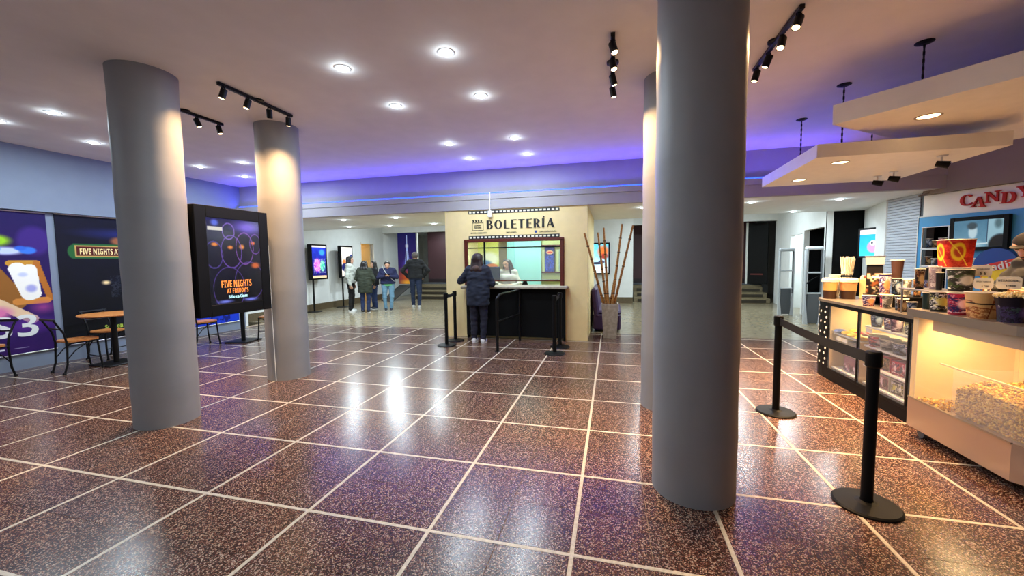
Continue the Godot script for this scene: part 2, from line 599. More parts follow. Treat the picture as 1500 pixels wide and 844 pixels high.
	struct("wall_back_of_lobby", g, M.white)
	g = G.new()
	g.span(Vector3(FX1, 0, -9.0), Vector3(FX1 + 0.2, CEIL, FZ1))
	struct("wall_right", g, M.white)

func area(parent: Node, at: Vector3, size: Vector2, c: Color, e: float, turn := Basis(Vector3.RIGHT, -PI / 2)) -> void:
	var al := AreaLight3D.new()
	al.name = "lamp_light"
	al.area_size = size
	al.light_color = c
	al.light_energy = e
	al.area_range = 16.0
	al.area_attenuation = 2.0
	al.shadow_enabled = true
	al.transform = Transform3D(turn, at)
	parent.add_child(al, true)

func downlight(at: Vector3, label: String, c: Color, e: float, r := 0.066, warm := false, group := "recessed ceiling downlights") -> void:
	var t := thing("recessed_downlight", label, "ceiling light", at, 0.0, group)
	var g := G.new()
	g.lathe([Vector2(r * 0.92, -0.003), Vector2(r * 1.02, -0.006), Vector2(r * 1.12, -0.004), Vector2(r * 1.15, 0.0)], Vector3.ZERO, 24)
	part("trim_ring", g, M.trim_warm if warm else M.trim_white, t)
	g = G.new()
	var dome := 0.15 if warm else 1.0
	g.lathe([Vector2(0.0, -0.022 * dome), Vector2(r * 0.5, -0.019 * dome), Vector2(r * 0.85, -0.010 * dome), Vector2(r * 0.94, -0.002 * dome)], Vector3.ZERO, 24)
	part("light_lens", g, M.lens_warm if warm else M.lens_cool, t)
	if warm:
		var sp := SpotLight3D.new()
		sp.name = "lamp_light"
		sp.light_color = c
		sp.light_energy = e
		sp.light_size = r * 0.7
		sp.spot_angle = 48.0
		sp.spot_angle_attenuation = 0.8
		sp.spot_range = 16.0
		sp.spot_attenuation = 2.0
		sp.shadow_enabled = true
		sp.transform = Transform3D(Basis(Vector3.RIGHT, -PI / 2), Vector3(0, -0.09, 0))
		t.add_child(sp, true)
	else:
		area(t, Vector3(0, -0.03, 0), Vector2(r * 1.5, r * 1.5), c, e)
	if warm: return
	# the bulb stands a little proud, so some of its light grazes the ceiling
	var b := OmniLight3D.new()
	b.name = "bulb_light"
	b.light_color = c
	b.light_energy = E_BULB
	b.light_size = 0.012
	b.omni_range = 16.0
	b.omni_attenuation = 2.0
	b.shadow_enabled = true
	b.position = Vector3(0, -0.045, 0)
	t.add_child(b, true)

func lobby_lights() -> void:
	var row := {-3.35: "nearest", -4.30: "second", -5.87: "third", -6.80: "farthest"}
	for z in row:
		for p in [[-7.48, "left", "above the cafe tables"], [-6.47, "right", "above the cafe tables"], [-2.47, "left", "between the column rows"], [-1.42, "right", "between the column rows"]]:
			downlight(Vector3(p[0], CEIL, z), "cool white ceiling downlight %s, %s row, %s lamp" % [p[2], row[z], p[1]], COOL, E_LOBBY)
	for z in [-0.85, 0.9]:
		for x in [-7.0, -2.0]:
			downlight(Vector3(x, CEIL, z), "cool white downlight %s the camera, %s of the lobby" % ["just ahead of" if z < 0 else "behind", "left side" if x < -5 else "middle"], COOL, E_LOBBY)
	# the hall: downlights in the low ceiling
	for p in [[-6.27, -8.31, "left of the ticket booth, front row left"], [-4.87, -8.31, "left of the ticket booth, front row right"], [-7.34, -9.95, "left of the ticket booth, rear row left"], [-6.04, -9.97, "left of the ticket booth, rear row middle"], [-4.69, -9.97, "left of the ticket booth, rear row nearest the booth"], [2.52, -8.32, "right of the big column, nearest it"], [3.97, -10.3, "in front of the white wall with the security gates"], [3.97, -8.42, "above the end of the display counter"], [0.6, -8.4, "over the bamboo planter"], [0.9, -10.0, "over the hall behind the planter"]]:
		downlight(Vector3(p[0], LOW, p[1]), "white hall downlight %s" % p[2], NEUTRAL, E_HALL * (0.5 if p[1] > -9.0 else 1.0), 0.07, false, "hall downlights")
	# tracks with spot heads flanking the columns
	track(Vector3(-3.84, CEIL, -3.72), 0.95, Vector3(-4.364, 1.0, -2.93), Vector3(-4.376, 0.9, -4.5), "black ceiling track with spot heads right of the left columns")
	track(Vector3(-4.92, CEIL, -3.72), 0.95, Vector3(-4.364, 1.0, -2.93), Vector3(-4.376, 0.9, -4.5), "black ceiling track with spot heads partly behind the left near column")
	track(Vector3(0.0, CEIL, -3.92), 1.0, Vector3(0.543, 1.0, -2.83), Vector3(0.57, 0.9, -4.42), "black ceiling track with glowing spots left of the tallest column")
	track(Vector3(1.33, CEIL, -3.92), 1.0, Vector3(0.543, 1.0, -2.83), Vector3(0.57, 0.9, -4.42), "black ceiling track with glowing spots right of the tallest column")

func track(at: Vector3, length: float, near_at: Vector3, far_at: Vector3, label: String) -> void:
	var t := thing("track_light", label, "track light", at, 0.0, "spot tracks on the lobby ceiling")
	var g := G.new()
	g.cbox(Vector3(0, -0.0175, 0), Vector3(0.036, 0.033, length), 0.004)
	part("track_bar", g, M.black_metal, t)
	g = G.new()
	g.lathe([Vector2(0.0, -0.024), Vector2(0.02, -0.024), Vector2(0.055, -0.018), Vector2(0.055, 0.0)], Vector3.ZERO, 20)
	part("power_feed", g, M.black_metal, t)
	for i in 4:
		var z := length * (0.44 - 0.293 * i)
		var piv := Vector3(0, -0.085, z)
		var aim := ((near_at if i < 2 else far_at) - at - piv)
		aim.y *= 0.9 if i % 2 == 0 else 1.2
		aim = aim.normalized()
		var h := Node3D.new()
		h.name = "spot_head"
		t.add_child(h, true)
		h.position = piv
		g = G.new()
		g.box(Vector3(0, 0.06, 0), Vector3(0.022, 0.03, 0.022))
		g.box(Vector3(-0.018, 0.022, 0), Vector3(0.006, 0.05, 0.012))
		g.box(Vector3(0.018, 0.022, 0), Vector3(0.006, 0.05, 0.012))
		g.box(Vector3(0, 0.047, 0), Vector3(0.042, 0.006, 0.012))
		part("bracket", g, M.black_metal, h)
		g = G.new()
		g.cyl(-aim * 0.03, aim * 0.062, 0.031, 0.031, 20)
		g.cyl(aim * 0.062, aim * 0.068, 0.031, 0.029, 20, false)
		part("spot_can", g, M.black_metal, h)
		g = G.new()
		g.cyl(aim * 0.0625, aim * 0.068, 0.026, 0.020, 20)
		part("light_lens", g, M.lens_warm, h)
		var s := SpotLight3D.new()
		s.name = "spot_light"
		s.light_color = WARM
		s.light_energy = E_TRACK
		s.light_size = 0.025
		s.spot_angle = 52.0
		s.spot_angle_attenuation = 1.0
		s.spot_range = 16.0
		s.spot_attenuation = 2.0
		s.shadow_enabled = true
		s.transform = Transform3D(Basis.looking_at(aim, Vector3.UP), aim * 0.075)
		h.add_child(s, true)

func columns() -> void:
	for c in [[-4.364, -2.93, "round grey column nearest the left wall, in front of the black display box"], [-4.376, -4.50, "round column lit warm, right of the black display box"], [0.543, -2.83, "large round grey column nearest the camera, right of centre"], [0.575, -4.42, "round column mostly hidden behind the large near column"]]:
		var g := G.new()
		var pr := []
		for i in 18:
			pr.append(Vector2(0.263 + 0.0025 * sin(i * 2.1 + c[1]), CEIL * i / 17.0))
		g.lathe(pr, Vector3.ZERO, 64)
		var o := part(numbered("column"), g, M.column, self, Vector3(c[0], 0, c[1]))
		tag(o, c[2], "column", "round columns")

# a wall from a to b on plan (thickness goes to the left of the way), with openings [from, to, bottom, top] in metres along it
func wall_run(called: String, a: Vector2, b: Vector2, y0: float, y1: float, thick: float, m: Material, holes := []) -> MeshInstance3D:
	var d := (b - a).normalized()
	var bs := Basis(Vector3(d.x, 0, d.y), Vector3.UP, Vector3(-d.y, 0, d.x))
	var g := G.new()
	var l := a.distance_to(b)
	var at := 0.0
	for h in holes + [[l, l, y0, y0]]:
		if h[0] > at: slab(g, a, bs, at, h[0], y0, y1, thick)
		if h[1] > h[0]:
			if h[2] > y0: slab(g, a, bs, h[0], h[1], y0, h[2], thick)
			if h[3] < y1: slab(g, a, bs, h[0], h[1], h[3], y1, thick)
		at = h[1]
	return struct(called, g, m)

func slab(g: G, a: Vector2, bs: Basis, s0: float, s1: float, y0: float, y1: float, thick: float) -> void:
	g.box(Vector3(a.x, (y0 + y1) / 2, a.y) + bs.x * (s0 + s1) / 2 + bs.z * thick / 2, Vector3(s1 - s0, y1 - y0, thick), bs)

func light_box(called: String, label: String, at: Vector3, turn: float, w: float, h: float, d: float, tex: Texture2D, e: float, border := 0.05) -> Node3D:
	var t := thing(called, label, "display", at, turn)
	var g := G.new()
	g.cbox(Vector3(0, 0, -d / 2), Vector3(w, h, d - 0.012), 0.006)
	part("casing", g, M.black, t)
	g = G.new()
	for s in [-1.0, 1.0]:
		g.cbox(Vector3(s * (w / 2 - border / 2), 0, 0), Vector3(border, h, 0.016), 0.004)
		g.cbox(Vector3(0, s * (h / 2 - border / 2), 0), Vector3(w - border * 2, border, 0.016), 0.004)
	part("bezel", g, M.black, t)
	part("screen", sheet(w - border * 2, h - border * 2, 0.002), lit_print(tex, e), t)
	return t

func hall() -> void:
	# left wall of the hall with the lit doorway
	wall_run("wall_hall_left", Vector2(-9.5, -19.0), Vector2(-9.5, -7.74), 0, 3.3, 0.15, M.white, [[4.65, 5.5, 0, 2.3]])
	var g := G.new()
	g.span(Vector3(-9.5, 0, -13.5), Vector3(-9.485, 0.22, -8.0))
	var bb := struct("baseboard_hall_left", g, M.baseboard)
	g = G.new()
	g.span(Vector3(-9.5, 0, -14.9), Vector3(-9.485, 0.22, -14.35))
	part("baseboard_end", g, M.baseboard, bb)
	g = G.new()
	g.span(Vector3(-9.7, 0, -7.95), Vector3(-8.9, 3.3, -7.74))
	struct("wall_hall_left_return", g, M.white)
	# the small lit room behind the doorway
	g = G.new()
	g.span(Vector3(-11.6, 0, -15.4), Vector3(-11.5, 2.6, -12.6))
	g.span(Vector3(-11.6, 0, -15.4), Vector3(-9.65, 2.6, -15.3))
	g.span(Vector3(-11.6, 0, -12.7), Vector3(-9.65, 2.6, -12.6))
	g.span(Vector3(-11.6, 2.6, -15.4), Vector3(-9.65, 2.7, -12.6))
	struct("wall_small_room", g, M.cream)
	var dr := thing("door_leaf", "pale wooden door standing open in the lit doorway of the hall", "door", Vector3(-9.62, 0, -14.33), 0.0)
	g = G.new()
	g.cbox(Vector3(-0.40, 1.14, 0), Vector3(0.8, 2.26, 0.04), 0.004)
	part("panel", g, mat(Color8(196, 166, 116), 0.5), dr)
	g = G.new()
	g.cyl(Vector3(-0.74, 1.05, 0), Vector3(-0.74, 1.05, 0.06), 0.012, 0.012, 10)
	g.cyl(Vector3(-0.74, 1.05, 0.055), Vector3(-0.62, 1.05, 0.055), 0.01, 0.01, 10)
	part("handle", g, M.chrome, dr)
	g = G.new()
	g.span(Vector3(-9.66, 0, -13.53), Vector3(-9.47, 2.35, -13.5)); g.span(Vector3(-9.66, 0, -14.38), Vector3(-9.47, 2.35, -14.35)); g.span(Vector3(-9.66, 2.3, -14.38), Vector3(-9.47, 2.35, -13.5))
	struct("trim_1", g, M.edge_white)
	var lm := thing("room_lamp", "warm ceiling lamp inside the small room behind the doorway", "ceiling light", Vector3(-10.6, 2.6, -14.0))
	g = G.new()
	g.lathe([Vector2(0, -0.07), Vector2(0.1, -0.06), Vector2(0.14, -0.02), Vector2(0.14, 0)], Vector3.ZERO, 20)
	part("light_shade", g, M.lens_warm, lm)
	area(lm, Vector3(0, -0.09, 0), Vector2(0.25, 0.25), Color(1.0, 0.9, 0.72), 1.5)
	# lit posters on that wall
	var pa := art(96, 144, Color8(40, 60, 200), Color8(20, 20, 90), [["e", 0.7, 0.2, 0.25, 0.12, Color8(60, 150, 255), 0.5], ["e", 0.35, 0.6, 0.3, 0.25, Color8(235, 70, 200), 0.4], ["e", 0.72, 0.62, 0.22, 0.2, Color8(70, 235, 150), 0.4], ["n", 0.1, 0.4, 0.95, 0.85, [Color(0, 0, 0, 0), Color(1, 1, 1, 0.5), Color(0, 0, 0, 0), Color(0.2, 0.1, 0.8, 0.7)], 0.12], ["r", 0, 0.93, 1, 1, Color8(230, 190, 150)], ["r", 0, 0, 1, 0.05, Color8(220, 215, 225)]], 3)
	var tt := light_box("poster_totem", "pole mounted light box showing a blue, pink and green poster", Vector3(-9.2, 1.6, -10.9), PI / 2, 0.72, 1.14, 0.14, pa, 1.1)
	g = G.new()
	g.cyl(Vector3(-0.24, -1.58, -0.06), Vector3(-0.24, -0.5, -0.06), 0.028, 0.028, 12)
	part("pole", g, M.black_metal, tt)
	g = G.new()
	g.lathe([Vector2(0.23, 0), Vector2(0.23, 0.012), Vector2(0.05, 0.03)], Vector3(-0.24, -1.6, -0.06), 28)
	part("base", g, M.black_metal, tt)
	var pb := art(96, 144, Color8(240, 236, 226), Color8(236, 226, 214), [["e", 0.22, 0.5, 0.2, 0.1, Color8(236, 120, 60), 0.4], ["e", 0.25, 0.68, 0.32, 0.16, Color8(30, 36, 92), 0.3], ["l", 0.3, 0.8, 0.92, 0.28, 0.14, Color8(40, 60, 130)], ["l", 0.34, 0.84, 0.95, 0.34, 0.06, Color8(210, 90, 60)]], 5)
	var st := light_box("poster_totem", "pole mounted light box showing a white poster with dark streaks", Vector3(-9.14, 1.6, -12.2), PI / 2, 0.66, 1.12, 0.12, pb, 1.1)
	g = G.new()
	g.cyl(Vector3(-0.2, -1.58, -0.06), Vector3(-0.2, -0.5, -0.06), 0.028, 0.028, 12)
	part("pole", g, M.black_metal, st)
	g = G.new()
	g.lathe([Vector2(0.23, 0), Vector2(0.23, 0.012), Vector2(0.05, 0.03)], Vector3(-0.2, -1.6, -0.06), 28)
	part("base", g, M.black_metal, st)
	# stage: platform with steps, ramp, doors and lintel across the far end
	stage(-8.15, -2.25, "left")
	stage(0.78, 5.2, "right")
	g = G.new()
	g.span(Vector3(-9.5, 0, -19.0), Vector3(8.6, 3.3, -18.8))
	struct("wall_back", g, M.white)
	g = G.new()
	g.span(Vector3(-9.5, 2.8, -15.3), Vector3(5.4, 3.3, -15.1))
	struct("trim_2", g, M.white)
	g = G.new()
	g.span(Vector3(-9.5, 2.92, -18.8), Vector3(5.4, 3.0, -15.3))
	struct("ceiling_alcove", g, M.white)
	downlight(Vector3(-7.35, 2.92, -15.75), "small downlight in the alcove above the far left doors", NEUTRAL, 1.6, 0.07, false, "hall downlights")
	downlight(Vector3(3.2, 2.92, -15.75), "small downlight in the alcove above the far right doors", NEUTRAL, 1.2, 0.07, false, "hall downlights")
	for p in [[-7.6, "above the waiting people", 4.2], [-5.2, "behind the ticket booth, left side", 4.2], [1.6, "behind the planter, right side", 5.0], [3.6, "near the security gates", 3.5]]:
		downlight(Vector3(p[0], 3.3, -12.6), "white downlight in the raised hall ceiling %s" % p[1], NEUTRAL, p[2], 0.13, false, "hall downlights")
	# middle wall with the lit poster
	g = G.new()
	g.span(Vector3(-2.2, 0, -15.3), Vector3(0.72, 3.3, -14.5))
	struct("wall_middle", g, M.white)
	g = G.new()
	g.span(Vector3(-2.2, 0, -14.5), Vector3(0.72, 0.22, -14.485))
	struct("baseboard_middle", g, M.baseboard)
	var pc := art(96, 144, Color8(90, 190, 235), Color8(230, 240, 245), [["e", 0.7, 0.25, 0.4, 0.24, Color8(238, 110, 50), 0.5], ["e", 0.75, 0.42, 0.3, 0.12, Color8(150, 50, 40), 0.5], ["e", 0.35, 0.66, 0.4, 0.05, Color8(40, 50, 70), 0.3], ["e", 0.6, 0.62, 0.2, 0.07, Color8(60, 60, 90), 0.3]], 8)
	light_box("poster_light_box", "lit blue and orange poster on the far wall behind the bamboo", Vector3(-0.42, 1.6, -14.38), 0.0, 0.7, 1.12, 0.12, pc, 1.1)
	# right hand wall of the hall: bright opening, dark doorway
	wall_run("wall_hall_right", Vector2(4.80, -10.66), Vector2(5.40, -15.3), 0, 3.3, 0.12, M.white, [[0.14, 1.62, 0, 2.27], [1.74, 2.9, 0, 2.2]])
	g = G.new()
	g.span(Vector3(6.9, 0, -13.9), Vector3(7.0, 3.0, -12.36))
	g.span(Vector3(5.2, 0, -12.42), Vector3(7.0, 3.0, -12.36))
	g.span(Vector3(5.3, 0, -13.96), Vector3(7.0, 3.0, -13.9))
	g.span(Vector3(5.2, 2.9, -13.96), Vector3(7.0, 3.0, -12.36))
	struct("wall_side_room", g, M.white)
	var sl := thing("room_lamp", "ceiling lamp in the bright opening behind the farther security gate", "ceiling light", Vector3(6.0, 2.9, -13.15))
	g = G.new()
	g.lathe([Vector2(0, -0.06), Vector2(0.1, -0.05), Vector2(0.13, 0)], Vector3.ZERO, 16)
	part("light_shade", g, M.lens_cool, sl)
	area(sl, Vector3(0, -0.08, 0), Vector2(0.25, 0.25), NEUTRAL, 2.6)
	# dark doorway leads to a stair with a handrail
	var dk := thing("stair_flight", "dark stair with a handrail inside the doorway behind the security gates", "stairs", Vector3(5.1, 0, -11.7))
	for i in 4:
		g = G.new()
		g.cbox(Vector3(0.30 + i * 0.26, 0.09 + 0.09 * i, 0), Vector3(0.27, 0.18 + 0.18 * i, 1.0), 0.008)
		part("step", g, M.rubber, dk)
	g = G.new()
	g.tube([Vector3(-0.12, 0, -0.3), Vector3(-0.12, 0.85, -0.3), Vector3(0.0, 0.95, -0.3), Vector3(0.9, 1.5, -0.3)], 0.022)
	part("handrail", g, M.black_metal, dk)
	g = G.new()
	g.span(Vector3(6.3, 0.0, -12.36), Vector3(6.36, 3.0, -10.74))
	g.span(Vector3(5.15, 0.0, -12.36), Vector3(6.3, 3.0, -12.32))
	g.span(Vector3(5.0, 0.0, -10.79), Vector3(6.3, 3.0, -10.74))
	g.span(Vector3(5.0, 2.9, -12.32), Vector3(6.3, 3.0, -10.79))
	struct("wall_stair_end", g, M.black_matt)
	# black panel facing the lobby, angled wall with screen, roller shutter
	g = G.new()
	g.cbox(Vector3(5.15, 1.65, -10.69), Vector3(0.70, 3.3, 0.05), 0.004)
	struct("door_1", g, M.black_matt)
	wall_run("wall_hall_angled", Vector2(4.97, -8.95), Vector2(5.52, -10.66), 0, 3.3, 0.12, M.white)
	var pd := art(64, 96, Color8(40, 160, 235), Color8(60, 200, 245), [["r", 0, 0, 1, 0.18, Color8(240, 220, 225)], ["e", 0.6, 0.65, 0.3, 0.25, Color8(240, 150, 200), 0.3], ["e", 0.6, 0.5, 0.16, 0.12, Color8(245, 245, 250), 0.3], ["e", 0.56, 0.5, 0.05, 0.05, Color8(30, 30, 50), 0.3]], 11)
	var tv := light_box("wall_screen", "upright blue screen on the angled wall left of the roller shutter", Vector3(5.16, 1.84, -9.72), -PI / 2 - 0.31, 0.55, 0.62, 0.06, pd, 1.2, 0.04)
	tv.rotation.y = -PI / 2 + atan2(5.52 - 4.97, 10.66 - 8.95)
	var sh := thing("roller_shutter", "closed grey roller shutter of narrow horizontal slats beside the candy shelves", "shutter", Vector3(4.99, 0, -8.53), -PI / 2)
	var mat_slat := mat(Color8(178, 184, 196), 0.5)
	for i in 52:
		g = G.new()
		g.cbox(Vector3(0, 0.025 + i * 0.05, 0), Vector3(0.80, 0.046, 0.02), 0.007)
		part("slat", g, mat_slat, sh)
	g = G.new()
	g.span(Vector3(-0.42, 0, -0.06), Vector3(0.42, LOW, -0.03))
	part("backing", g, M.dark_grey, sh)
	g = G.new()
	g.span(Vector3(5.0, 0, -8.13), Vector3(5.1, LOW, -7.98))
	struct("trim_3", g, M.dark_grey)
	# two anti-theft gates
	var gate := security_gate("farther anti-theft gate standing before the bright opening", Vector3(4.58, 0, -12.18))
	dup(gate, "security_gate", Vector3(4.52, 0, -10.54), 0.0, "nearer anti-theft gate beside the straw holder and display counter")

func security_gate(label: String, at: Vector3) -> Node3D:
	var t := thing("security_gate", label, "gate", at, 0.0, "anti-theft gates")
	var g := G.new()
	for s in [-1.0, 1.0]:
		var pl := PackedVector2Array([Vector2(s * 0.18, 0), Vector2(s * 0.185, 1.72), Vector2(s * 0.15, 1.72), Vector2(s * 0.15, 0.55), Vector2(s * 0.10, 0)])
		g.prism(pl, -0.035, 0.035)
	part("side_post", g, M.grey_plastic, t)
	g = G.new()
	g.cbox(Vector3(0, 1.76, 0), Vector3(0.37, 0.085, 0.08), 0.025)
	part("cap", g, M.grey_plastic, t)
	for y in [0.72, 1.2]:
		g = G.new()
		g.cbox(Vector3(0, y, 0), Vector3(0.30, 0.035, 0.05), 0.006)
		part("cross_bar", g, M.grey_plastic, t)
	g = G.new()
	g.cbox(Vector3(0, 0.36, 0), Vector3(0.24, 0.68, 0.045), 0.01)
	part("base_panel", g, M.dark_grey, t)
	g = G.new()
	for s in [-1.0, 1.0]:
		g.box(Vector3(s * 0.151, 1.15, 0.0), Vector3(0.006, 1.14, 0.074))
	part("rubber_edge", g, M.dark_grey, t)
	return t

func stage(x0: float, x1: float, side: String) -> void:
	var t := thing("stage_steps", "far %s steps leading up to the carpeted landing and dark doors" % side, "steps", Vector3((x0 + x1) / 2, 0, -15.0))
	var w := x1 - x0
	for i in 3:
		var g := G.new()
		g.cbox(Vector3(0, 0.085 + i * 0.085, -0.15 - 0.3 * i - 0.15), Vector3(w, 0.17 * (i + 1), 0.6 if i < 2 else 0.32), 0.012)
		part("step", g, M.stone, t)
		g = G.new()
		g.box(Vector3(0, 0.17 * i + 0.07, 0.004 - 0.3 * i), Vector3(w * 0.94, 0.1, 0.006))
		part("riser_inset", g, M.stone_dark, t)
	var p := G.new()
	p.cbox(Vector3(0, 0.29, -1.235), Vector3(w, 0.58, 0.81), 0.012)
	part("landing", p, M.stone, t)
	p = G.new()
	p.cbox(Vector3(0, 0.60, -1.25), Vector3(w, 0.04, 0.78), 0.008)
	part("carpet", p, M.carpet, t)
	# dark door leaves at the back
	var n := int(round(w / 1.0))
	for i in n:
		var d := thing("auditorium_door", "tall dark maroon door leaf, number %d from the left, %s landing" % [i + 1, side], "door", Vector3(x0 + w * (i + 0.5) / n, 0.62, -16.6), 0.0, "dark auditorium doors")
		var g := G.new()
		g.cbox(Vector3(0, 1.14, 0), Vector3(w / n - 0.02, 2.28, 0.06), 0.006)
		part("panel", g, M.maroon, d)
		g = G.new()
		g.box(Vector3(0, 0.08, 0.034), Vector3(w / n - 0.08, 0.16, 0.006))
		part("kick_plate", g, M.maroon_dark, d)
	var fg := G.new()
	fg.span(Vector3(x0, 0.0, -16.75), Vector3(x1, 3.0, -16.66))
	struct("wall_behind_doors_%s" % side, fg, M.maroon_dark)
	if side == "left":
		# black ramp plate beside the steps and the tall banner
		var r := thing("ramp", "black ramp plate leaning on the far left steps", "ramp", Vector3(-8.75, 0, -14.0))
		var g := G.new()
		g.prism(PackedVector2Array([Vector2(0.0, 0.0), Vector2(0.05, 0.0), Vector2(1.0, 0.56), Vector2(1.0, 0.60)]), -0.35, 0.35, Transform3D(Basis(Vector3(0.35, 0, -0.94).normalized(), Vector3.UP, Vector3(0.94, 0, 0.35).normalized()), Vector3.ZERO))
		part("ramp_plate", g, M.rubber, r)
		var pe := art(96, 240, Color8(30, 26, 110), Color8(70, 30, 110), [["e", 0.5, 0.86, 0.9, 0.22, Color8(226, 96, 40), 0.9], ["e", 0.5, 0.97, 0.6, 0.08, Color8(255, 180, 60), 0.8], ["e", 0.5, 0.62, 0.35, 0.14, Color8(90, 80, 200), 0.8], ["l", 0.5, 0.06, 0.5, 0.62, 0.05, Color8(200, 215, 255)], ["l", 0.5, 0.2, 0.38, 0.62, 0.03, Color8(170, 190, 255)], ["l", 0.5, 0.2, 0.62, 0.62, 0.03, Color8(170, 190, 255)], ["e", 0.5, 0.26, 0.12, 0.06, Color8(230, 235, 255), 0.7]], 13)
		var bn := thing("hanging_banner", "tall purple and orange banner beside the far left doors", "banner", Vector3(-8.48, 1.72, -15.28))
		g = G.new()
		g.box(Vector3(0, 0, -0.006), Vector3(0.86, 2.2, 0.01))
		part("backing", g, M.black_matt, bn)
		part("print", sheet(0.86, 2.2, 0.001), printed(pe), bn)
		g = G.new()
		g.cyl(Vector3(-0.45, 1.11, 0), Vector3(0.45, 1.11, 0), 0.015, 0.015, 10)
		part("rod", g, M.steel, bn)
		g = G.new()
		g.span(Vector3(-8.02, 0.0, -15.32), Vector3(-7.96, 2.8, -15.26))
		struct("trim_4", g, M.edge_white)
	else:
		var d := thing("open_door_leaf", "black door leaf standing open at the far right doors", "door", Vector3(4.75, 0.62, -15.9), -0.6)
		var g := G.new()
		g.cbox(Vector3(0.3, 1.08, 0), Vector3(0.66, 2.16, 0.05), 0.005)
		part("panel", g, M.black, d)
		g = G.new()
		g.box(Vector3(0.3, 0.35, 0.028), Vector3(0.4, 0.05, 0.006))
		part("push_plate", g, mat(Color8(84, 20, 16), 0.6), d)
		g = G.new()
		g.span(Vector3(4.68, 0.62, -15.92), Vector3(4.73, 2.8, -15.86))
		struct("trim_5", g, M.edge_white)

# tall two-weight capitals: thick stems, thin bars; each letter is a list of polygons in a box of height 1
func letter_polys(ch: String) -> Array:
	var k := 0.2
	var b := 0.055
	var rect := func(x0: float, y0: float, x1: float, y1: float) -> PackedVector2Array: return PackedVector2Array([Vector2(x0, y0), Vector2(x1, y0), Vector2(x1, y1), Vector2(x0, y1)])
	var bow := func(x: float, y0: float, y1: float, w: float, th: float) -> PackedVector2Array:
		var p := PackedVector2Array()
		var n := 10
		for i in n + 1:
			var a := -PI / 2 + PI * i / n
			p.append(Vector2(x + cos(a) * w, (y0 + y1) / 2 + sin(a) * (y1 - y0) / 2))
		for i in n + 1:
			var a := PI / 2 - PI * i / n
			p.append(Vector2(x + cos(a) * (w - th), (y0 + y1) / 2 + sin(a) * ((y1 - y0) / 2 - b)))
		return p
	match ch:
		"B": return [rect.call(0, 0, k, 1), bow.call(k - 0.01, 0.0, 0.56, 0.4, k), bow.call(k - 0.01, 0.5, 1.0, 0.34, k * 0.9)]
		"O":
			var l: PackedVector2Array = bow.call(0.36, 0.0, 1.0, 0.38, k * 1.05)
			var r := PackedVector2Array()
			for p in l: r.append(Vector2(0.72 - p.x, p.y))
			return [l, r]
		"L": return [rect.call(0, 0, k, 1), rect.call(k, 0, 0.52, b * 1.2)]
		"E": return [rect.call(0, 0, k, 1), rect.call(k, 0, 0.5, b), rect.call(k, 0.48, 0.44, 0.48 + b), rect.call(k, 1 - b, 0.5, 1)]
		"T": return [rect.call(0.2, 0, 0.2 + k, 1), rect.call(0, 1 - b * 1.2, 0.6, 1)]
		"R": return [rect.call(0, 0, k, 1), bow.call(k - 0.01, 0.44, 1.0, 0.36, k), PackedVector2Array([Vector2(k, 0.48), Vector2(0.36, 0.0), Vector2(0.6, 0.0), Vector2(0.36, 0.5)])]
		"I": return [rect.call(0, 0, k, 1), PackedVector2Array([Vector2(0.04, 1.06), Vector2(0.12, 1.06), Vector2(0.26, 1.24), Vector2(0.12, 1.24)])]
		"A": return [PackedVector2Array([Vector2(0.0, 0), Vector2(0.06, 0), Vector2(0.34, 0.9), Vector2(0.3, 1.0)]), PackedVector2Array([Vector2(0.44, 0), Vector2(0.68, 0), Vector2(0.42, 1.0), Vector2(0.3, 1.0), Vector2(0.27, 0.8)]), rect.call(0.14, 0.28, 0.5, 0.28 + b)]
	return []

